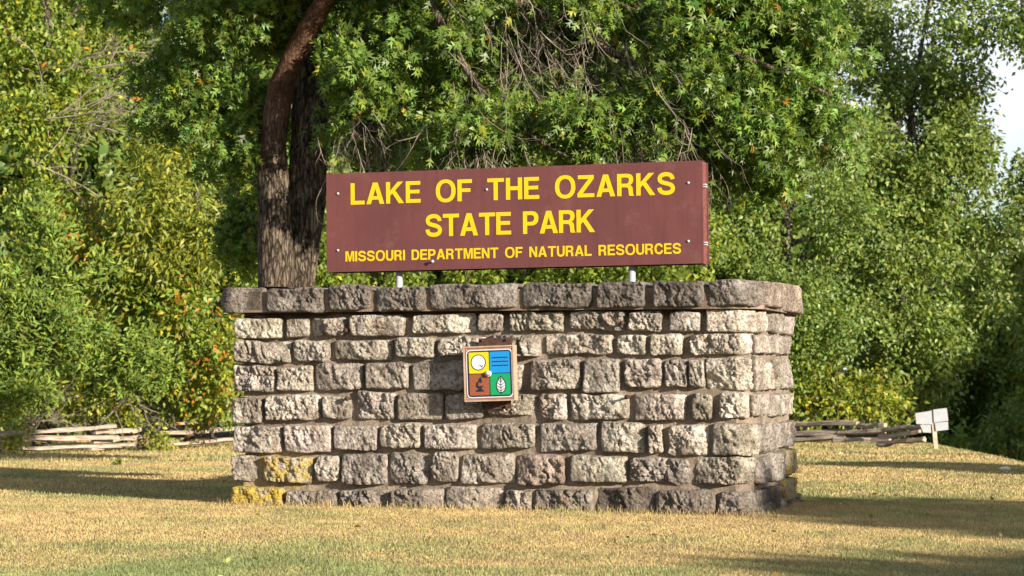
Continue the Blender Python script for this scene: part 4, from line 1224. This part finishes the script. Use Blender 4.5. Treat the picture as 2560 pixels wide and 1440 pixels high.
def fence(label, rails, base):
    root = thing('rail_fence', base, label, 'fence')
    for (x0, y0, Y0, x1, y1, Y1, th) in rails:
        rail(root, base, at(x0, y0, Y0), at(x1, y1, Y1), th)
    return root
fence('weathered split-rail fence zigzagging left of the stone wall', [
    (-120, 1122, 34.6, 300, 1116, 36.6, .078), (-120, 1100, 34.6, 296, 1092, 36.6, .078), (-90, 1090, 34.6, 290, 1068, 36.6, .075),
    (225, 1124, 36.2, 370, 1106, 37.6, .085), (232, 1106, 36.4, 372, 1090, 37.4, .078), (236, 1082, 36.5, 350, 1076, 37.3, .078),
    (345, 1118, 37.3, 760, 1086, 41, .075), (400, 1085, 37.6, 760, 1056, 41, .078), (440, 1059, 37.8, 760, 1034, 41, .07),
    ], base_at(280, 36.6))
fence('grey split-rail fence zigzagging right of the stone wall to the white sign backs', [
    (1840, 1108, 41, 2110, 1092, 39.8, .10), (1850, 1090, 41, 2140, 1078, 39.7, .11), (1900, 1062, 41, 2143, 1058, 39.6, .11),
    (2085, 1100, 39.6, 2225, 1098, 39.0, .10), (2095, 1082, 39.6, 2212, 1079, 39.0, .09), (2145, 1064, 39.6, 2214, 1063, 39.1, .085),
    (2195, 1110, 38.9, 2310, 1098, 38.2, .10), (2200, 1092, 38.9, 2300, 1080, 38.2, .09), (2205, 1074, 38.9, 2308, 1065, 38.2, .085),
    ], base_at(2150, 39.5))

# ------------------------------------------------------------------ roadside sign seen from behind
Yp = 37.4
pb = at(2341, 1113, Yp); pb[2] = float(gz(pb[0], pb[1])[0])
rs = thing('road_sign', pb, 'leaning post carrying four blank white sign backs at the end of the right fence', 'sign')
ptop = at(2331, 1026, Yp)
mb = MB(); dd = ptop - pb
mb.box(pb - (.035, .035, .1) , (.07, 0, 0), (0, .07, 0), dd + (0, 0, .1)); o = mb.build('post', plain('post_wood', (.42, .33, .25), .85, .2, var=.2), rs, origin=pb); o.location = (0, 0, 0)
M_BACK = plain('bare_aluminium_back', (.30, .31, .34), .45, .4, metal=.15, var=.08)
for quad, yo in ((((2288, 1033), (2329, 1027), (2331, 1061), (2291, 1060)), -.10), (((2300, 1062), (2327, 1062), (2328, 1082), (2308, 1081)), -.10), (((2333, 1024), (2367, 1020), (2371, 1052), (2335, 1056)), -.06), (((2337, 1057), (2370, 1054), (2371, 1074), (2340, 1078)), -.06)):
    f_ = [at(x, y, Yp + yo) for x, y in quad]; bk_ = [p + np.array((0, .012, 0)) for p in f_]
    mb = MB().add(f_ + bk_, [(0, 3, 2, 1), (4, 5, 6, 7), (0, 1, 5, 4), (1, 2, 6, 5), (2, 3, 7, 6), (3, 0, 4, 7)])
    c = np.mean(np.array(mb.v), 0); o = mb.build('sign_panel', M_BACK, rs, origin=c); o.location = Vector(c) - Vector(pb)

# white stone lying in the grass, weeds
c = at(2512, 1178, 27.6); c[2] = float(gz(c[0], c[1])[0])
V = unit(rng.normal(size=(1, 3)))
bmv = MB()
nlat, nlon = 7, 12
v = []; f = []
for i in range(nlat):
    th = math.pi * i / (nlat - 1)
    for k in range(nlon):
        ph = 2 * math.pi * k / nlon
        s = .85 + .3 * float(vnoise(np.array([[math.sin(th) * math.cos(ph) * 2 + 5, math.sin(th) * math.sin(ph) * 2 + 5, math.cos(th) * 2 + 5]]), 9)[0])
        v.append((math.sin(th) * math.cos(ph) * .075 * s, math.sin(th) * math.sin(ph) * .06 * s, math.cos(th) * .03 * s + .02))
for i in range(nlat - 1):
    for k in range(nlon): f.append((i * nlon + k, (i + 1) * nlon + k, (i + 1) * nlon + (k + 1) % nlon, i * nlon + (k + 1) % nlon))
bmv.add(v, f)
o = link('field_stone', bmv.mesh('field_stone', plain('white_field_stone', (.6, .57, .5), .8, .2)), None, Vector(c), 'small flat white stone lying in the grass near the right edge', 'stone')

def weed(px, py, n, hgt, label, Y=None):
    Yg = EYE / ((py - 932) / FPX) if Y is None else Y
    x = (px - 1280) / FPX * Yg; b = np.array((x, Yg, float(gz(x, Yg)[0])))
    pos = rng.normal(size=(n, 3)) * (.02, .02, 0); pos[:, 2] = rng.random(n) * hgt * .5
    ax = rng.normal(size=(n, 3)) * .8 + (0, 0, .8)
    V, F, Tn = leaves(pos, ax, rng.normal(size=(n, 3)) + (0, 0, 1), rng.uniform(.5, 1, n) * hgt, 'ovate', make_tint(n, .2))
    link('weed', mesh_np('weed', V, F, M_LEAF, Tn), None, Vector(b), label, 'weed')
weed(828, 1262, 46, .075, 'small bright green weed at the foot of the wall near its left end')
weed(300, 1160, 16, .10, 'small dark weed alone on the lit lawn left of the wall')

# ------------------------------------------------------------------ grass
def grass_patch(n, ylo, yhi, hgt, wid, marg):
    y = np.sqrt(rng.uniform(ylo**2, yhi**2, n)); x = rng.uniform(-1, 1, n) * (y * .2286 + marg)
    # keep off the wall
    rel = np.stack([x, y], -1) - A
    a = rel @ U2; b = rel @ NB
    inside = (a > -.02) & (a < np.linalg.norm(B - A) + .2) & (b > -.0) & (b < .5)
    k = ~inside & ~((x > ground_cut(y)))
    x, y = x[k], y[k]; n = len(x)
    z = gz(x, y)
    rel = np.stack([x, y], -1) - A; a = rel @ U2; b = rel @ NB
    nearwall = (a > -.1) & (a < 5.0) & (b > -.16) & (b < .0)
    lo = vnoise(np.stack([x * .5, y * .5, x * 0], -1), 61); mid = vnoise(np.stack([x * 2.1, y * 1.6, x * 0 + 4], -1), 62)
    tall = rng.random(n) ** 2.2
    h = hgt * (.35 + .55 * rng.random(n) + .9 * tall * (mid ** 1.5)) * np.where(nearwall, 1.2 + 2.2 * (rng.random(n) < .2), 1)
    an = rng.uniform(0, 2 * math.pi, n); lean = rng.uniform(.1, .75, n)
    up = np.stack([np.cos(an) * lean, np.sin(an) * lean, np.ones(n)], -1); up = unit(up)
    sa = rng.uniform(0, 2 * math.pi, n); side = np.stack([np.cos(sa), np.sin(sa), np.zeros(n)], -1)
    p = np.stack([x, y, z - .004], -1)
    V = np.stack([p - side * wid / 2 * 1, p + side * wid / 2, p + up * h[:, None]], 1)
    F = np.arange(n * 3).reshape(n, 3)
    green = np.clip((.47 - lo) * .9 + (mid - .5) * .9 + np.maximum(0, 17.2 - y) * .17 + (y > 27) * .18 + np.where(nearwall, .12, 0) * (x > .6) + rng.normal(0, .22, n) + .16, 0, 1)[:, None]
    straw = np.array((.55, .41, .19)); pink = np.array((.54, .36, .22)); gold = np.array((.60, .46, .17)); gr = np.array((.24, .29, .11))
    r1 = rng.random((n, 1))
    base = np.where(r1 < .45, straw, np.where(r1 < .72, gold, pink))
    c = base * (1 - green) + gr * green
    c *= rng.normal(1, .24, (n, 1)).clip(.35, 1.6)
    blot = vnoise(np.stack([x * 6, y * 3.5, x * 0 + 9], -1), 64)[:, None]
    c *= .8 + .36 * blot
    dead = rng.random((n, 1)) < .05; c = np.where(dead, (.16, .10, .06), c)
    Tn = np.repeat(c, 3, 0)
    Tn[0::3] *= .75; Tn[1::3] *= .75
    return V.reshape(-1, 3), F, Tn
def ground_cut(y): return 6.35 + .085 * (y - 28) + 1.6
parts = [grass_patch(560000, 12.4, 21.5, .027, .0075, .8), grass_patch(220000, 21.5, 31, .036, .012, 1.2), grass_patch(120000, 31, 45, .055, .02, 1.5)]
off = 0; Vs, Fs, Ts = [], [], []
for V, F, Tn in parts:
    Vs.append(V); Fs.append(F + off); Ts.append(Tn); off += len(V)
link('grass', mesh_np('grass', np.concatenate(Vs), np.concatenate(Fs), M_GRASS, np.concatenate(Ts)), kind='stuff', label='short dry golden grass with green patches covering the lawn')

# fallen leaves scattered over the lawn
n = 420
y = np.sqrt(rng.uniform(12.6**2, 40**2, n)); x = rng.uniform(-1, 1, n) * (y * .2286 + .8)
k = x < ground_cut(y) - 1; rel = np.stack([x, y], -1) - A; a = rel @ U2; b = rel @ NB; k &= ~((a > -.1) & (a < 5) & (b > -.1) & (b < .6)); x, y = x[k], y[k]; n = len(x)
pos = np.stack([x, y, gz(x, y) + rng.uniform(.012, .03, n)], -1)
tn = np.where(rng.random((n, 1)) < .7, (1.5, .75, 1.2), (3.2, 2.6, 6)) * rng.uniform(.4, 1.2, (n, 1))
V, F, Tn = leaves(pos, rng.normal(size=(n, 3)) * (1, 1, .3), rng.normal(size=(n, 3)) * .5 + (0, 0, 1), rng.uniform(.035, .075, n), 'ovate', tn)
link('fallen_leaves', mesh_np('fallen_leaves', V, F, M_LEAF, Tn), kind='stuff', label='brown and pale fallen leaves scattered over the lawn')

# ------------------------------------------------------------------ trees beyond the right of the frame that shade the lawn
TE = math.tan(SUN_EL)
def shade_tree(p, qtip, dist, halfw, label, low=.12, name='oak_tree'):
    """tree whose shadow tip falls at (p, qtip) in the axes across / along the sun"""
    q = qtip + dist
    x, y = (p + 1.41421 * q) / 2, (p - 1.41421 * q) / 2
    gzv = float(ground_z(x, y))
    H = dist * TE - .3 - gzv
    b = (x, y, gzv)
    lob = []
    n = 10
    for k in range(n):
        t = k / (n - 1)
        z = gzv + H * (low + (1 - low) * t * .97); r = halfw * (1 - t) ** .5 * (1 if t > .25 else .6 + t * 1.6) + .1
        lob.append((x, y, z, r, r, H * (1 - low) / n * .8))
    tree(name, label, 'tree', b, lob, 9, 8, .42, 'blob', M_FARLEAF, trunk_r=.16, nlimb=4, spray=.35, droop=.1, sub=0)
shade_tree(16.9, -10.0, 30, 4.6, 'slim oak outside the right of the frame, nearest the camera')
shade_tree(23.2, -15.1, 36, 4.4, 'spreading oak outside the right of the frame shading the lawn by the wall')
shade_tree(34.3, -19.0, 14, 1.5, 'small round-crowned oak just outside the right edge of the frame', low=.62)
shade_tree(40.3, -19.2, 36, 3.2, 'wide oak outside the right of the frame shading the crest of the lawn')
shade_tree(62.0, -42.0, 54, 10.0, 'wide oak outside the right of the frame shading the hollow', low=.5)
shade_tree(74.0, -46.0, 56, 10.0, 'farthest wide oak outside the right of the frame', low=.5)
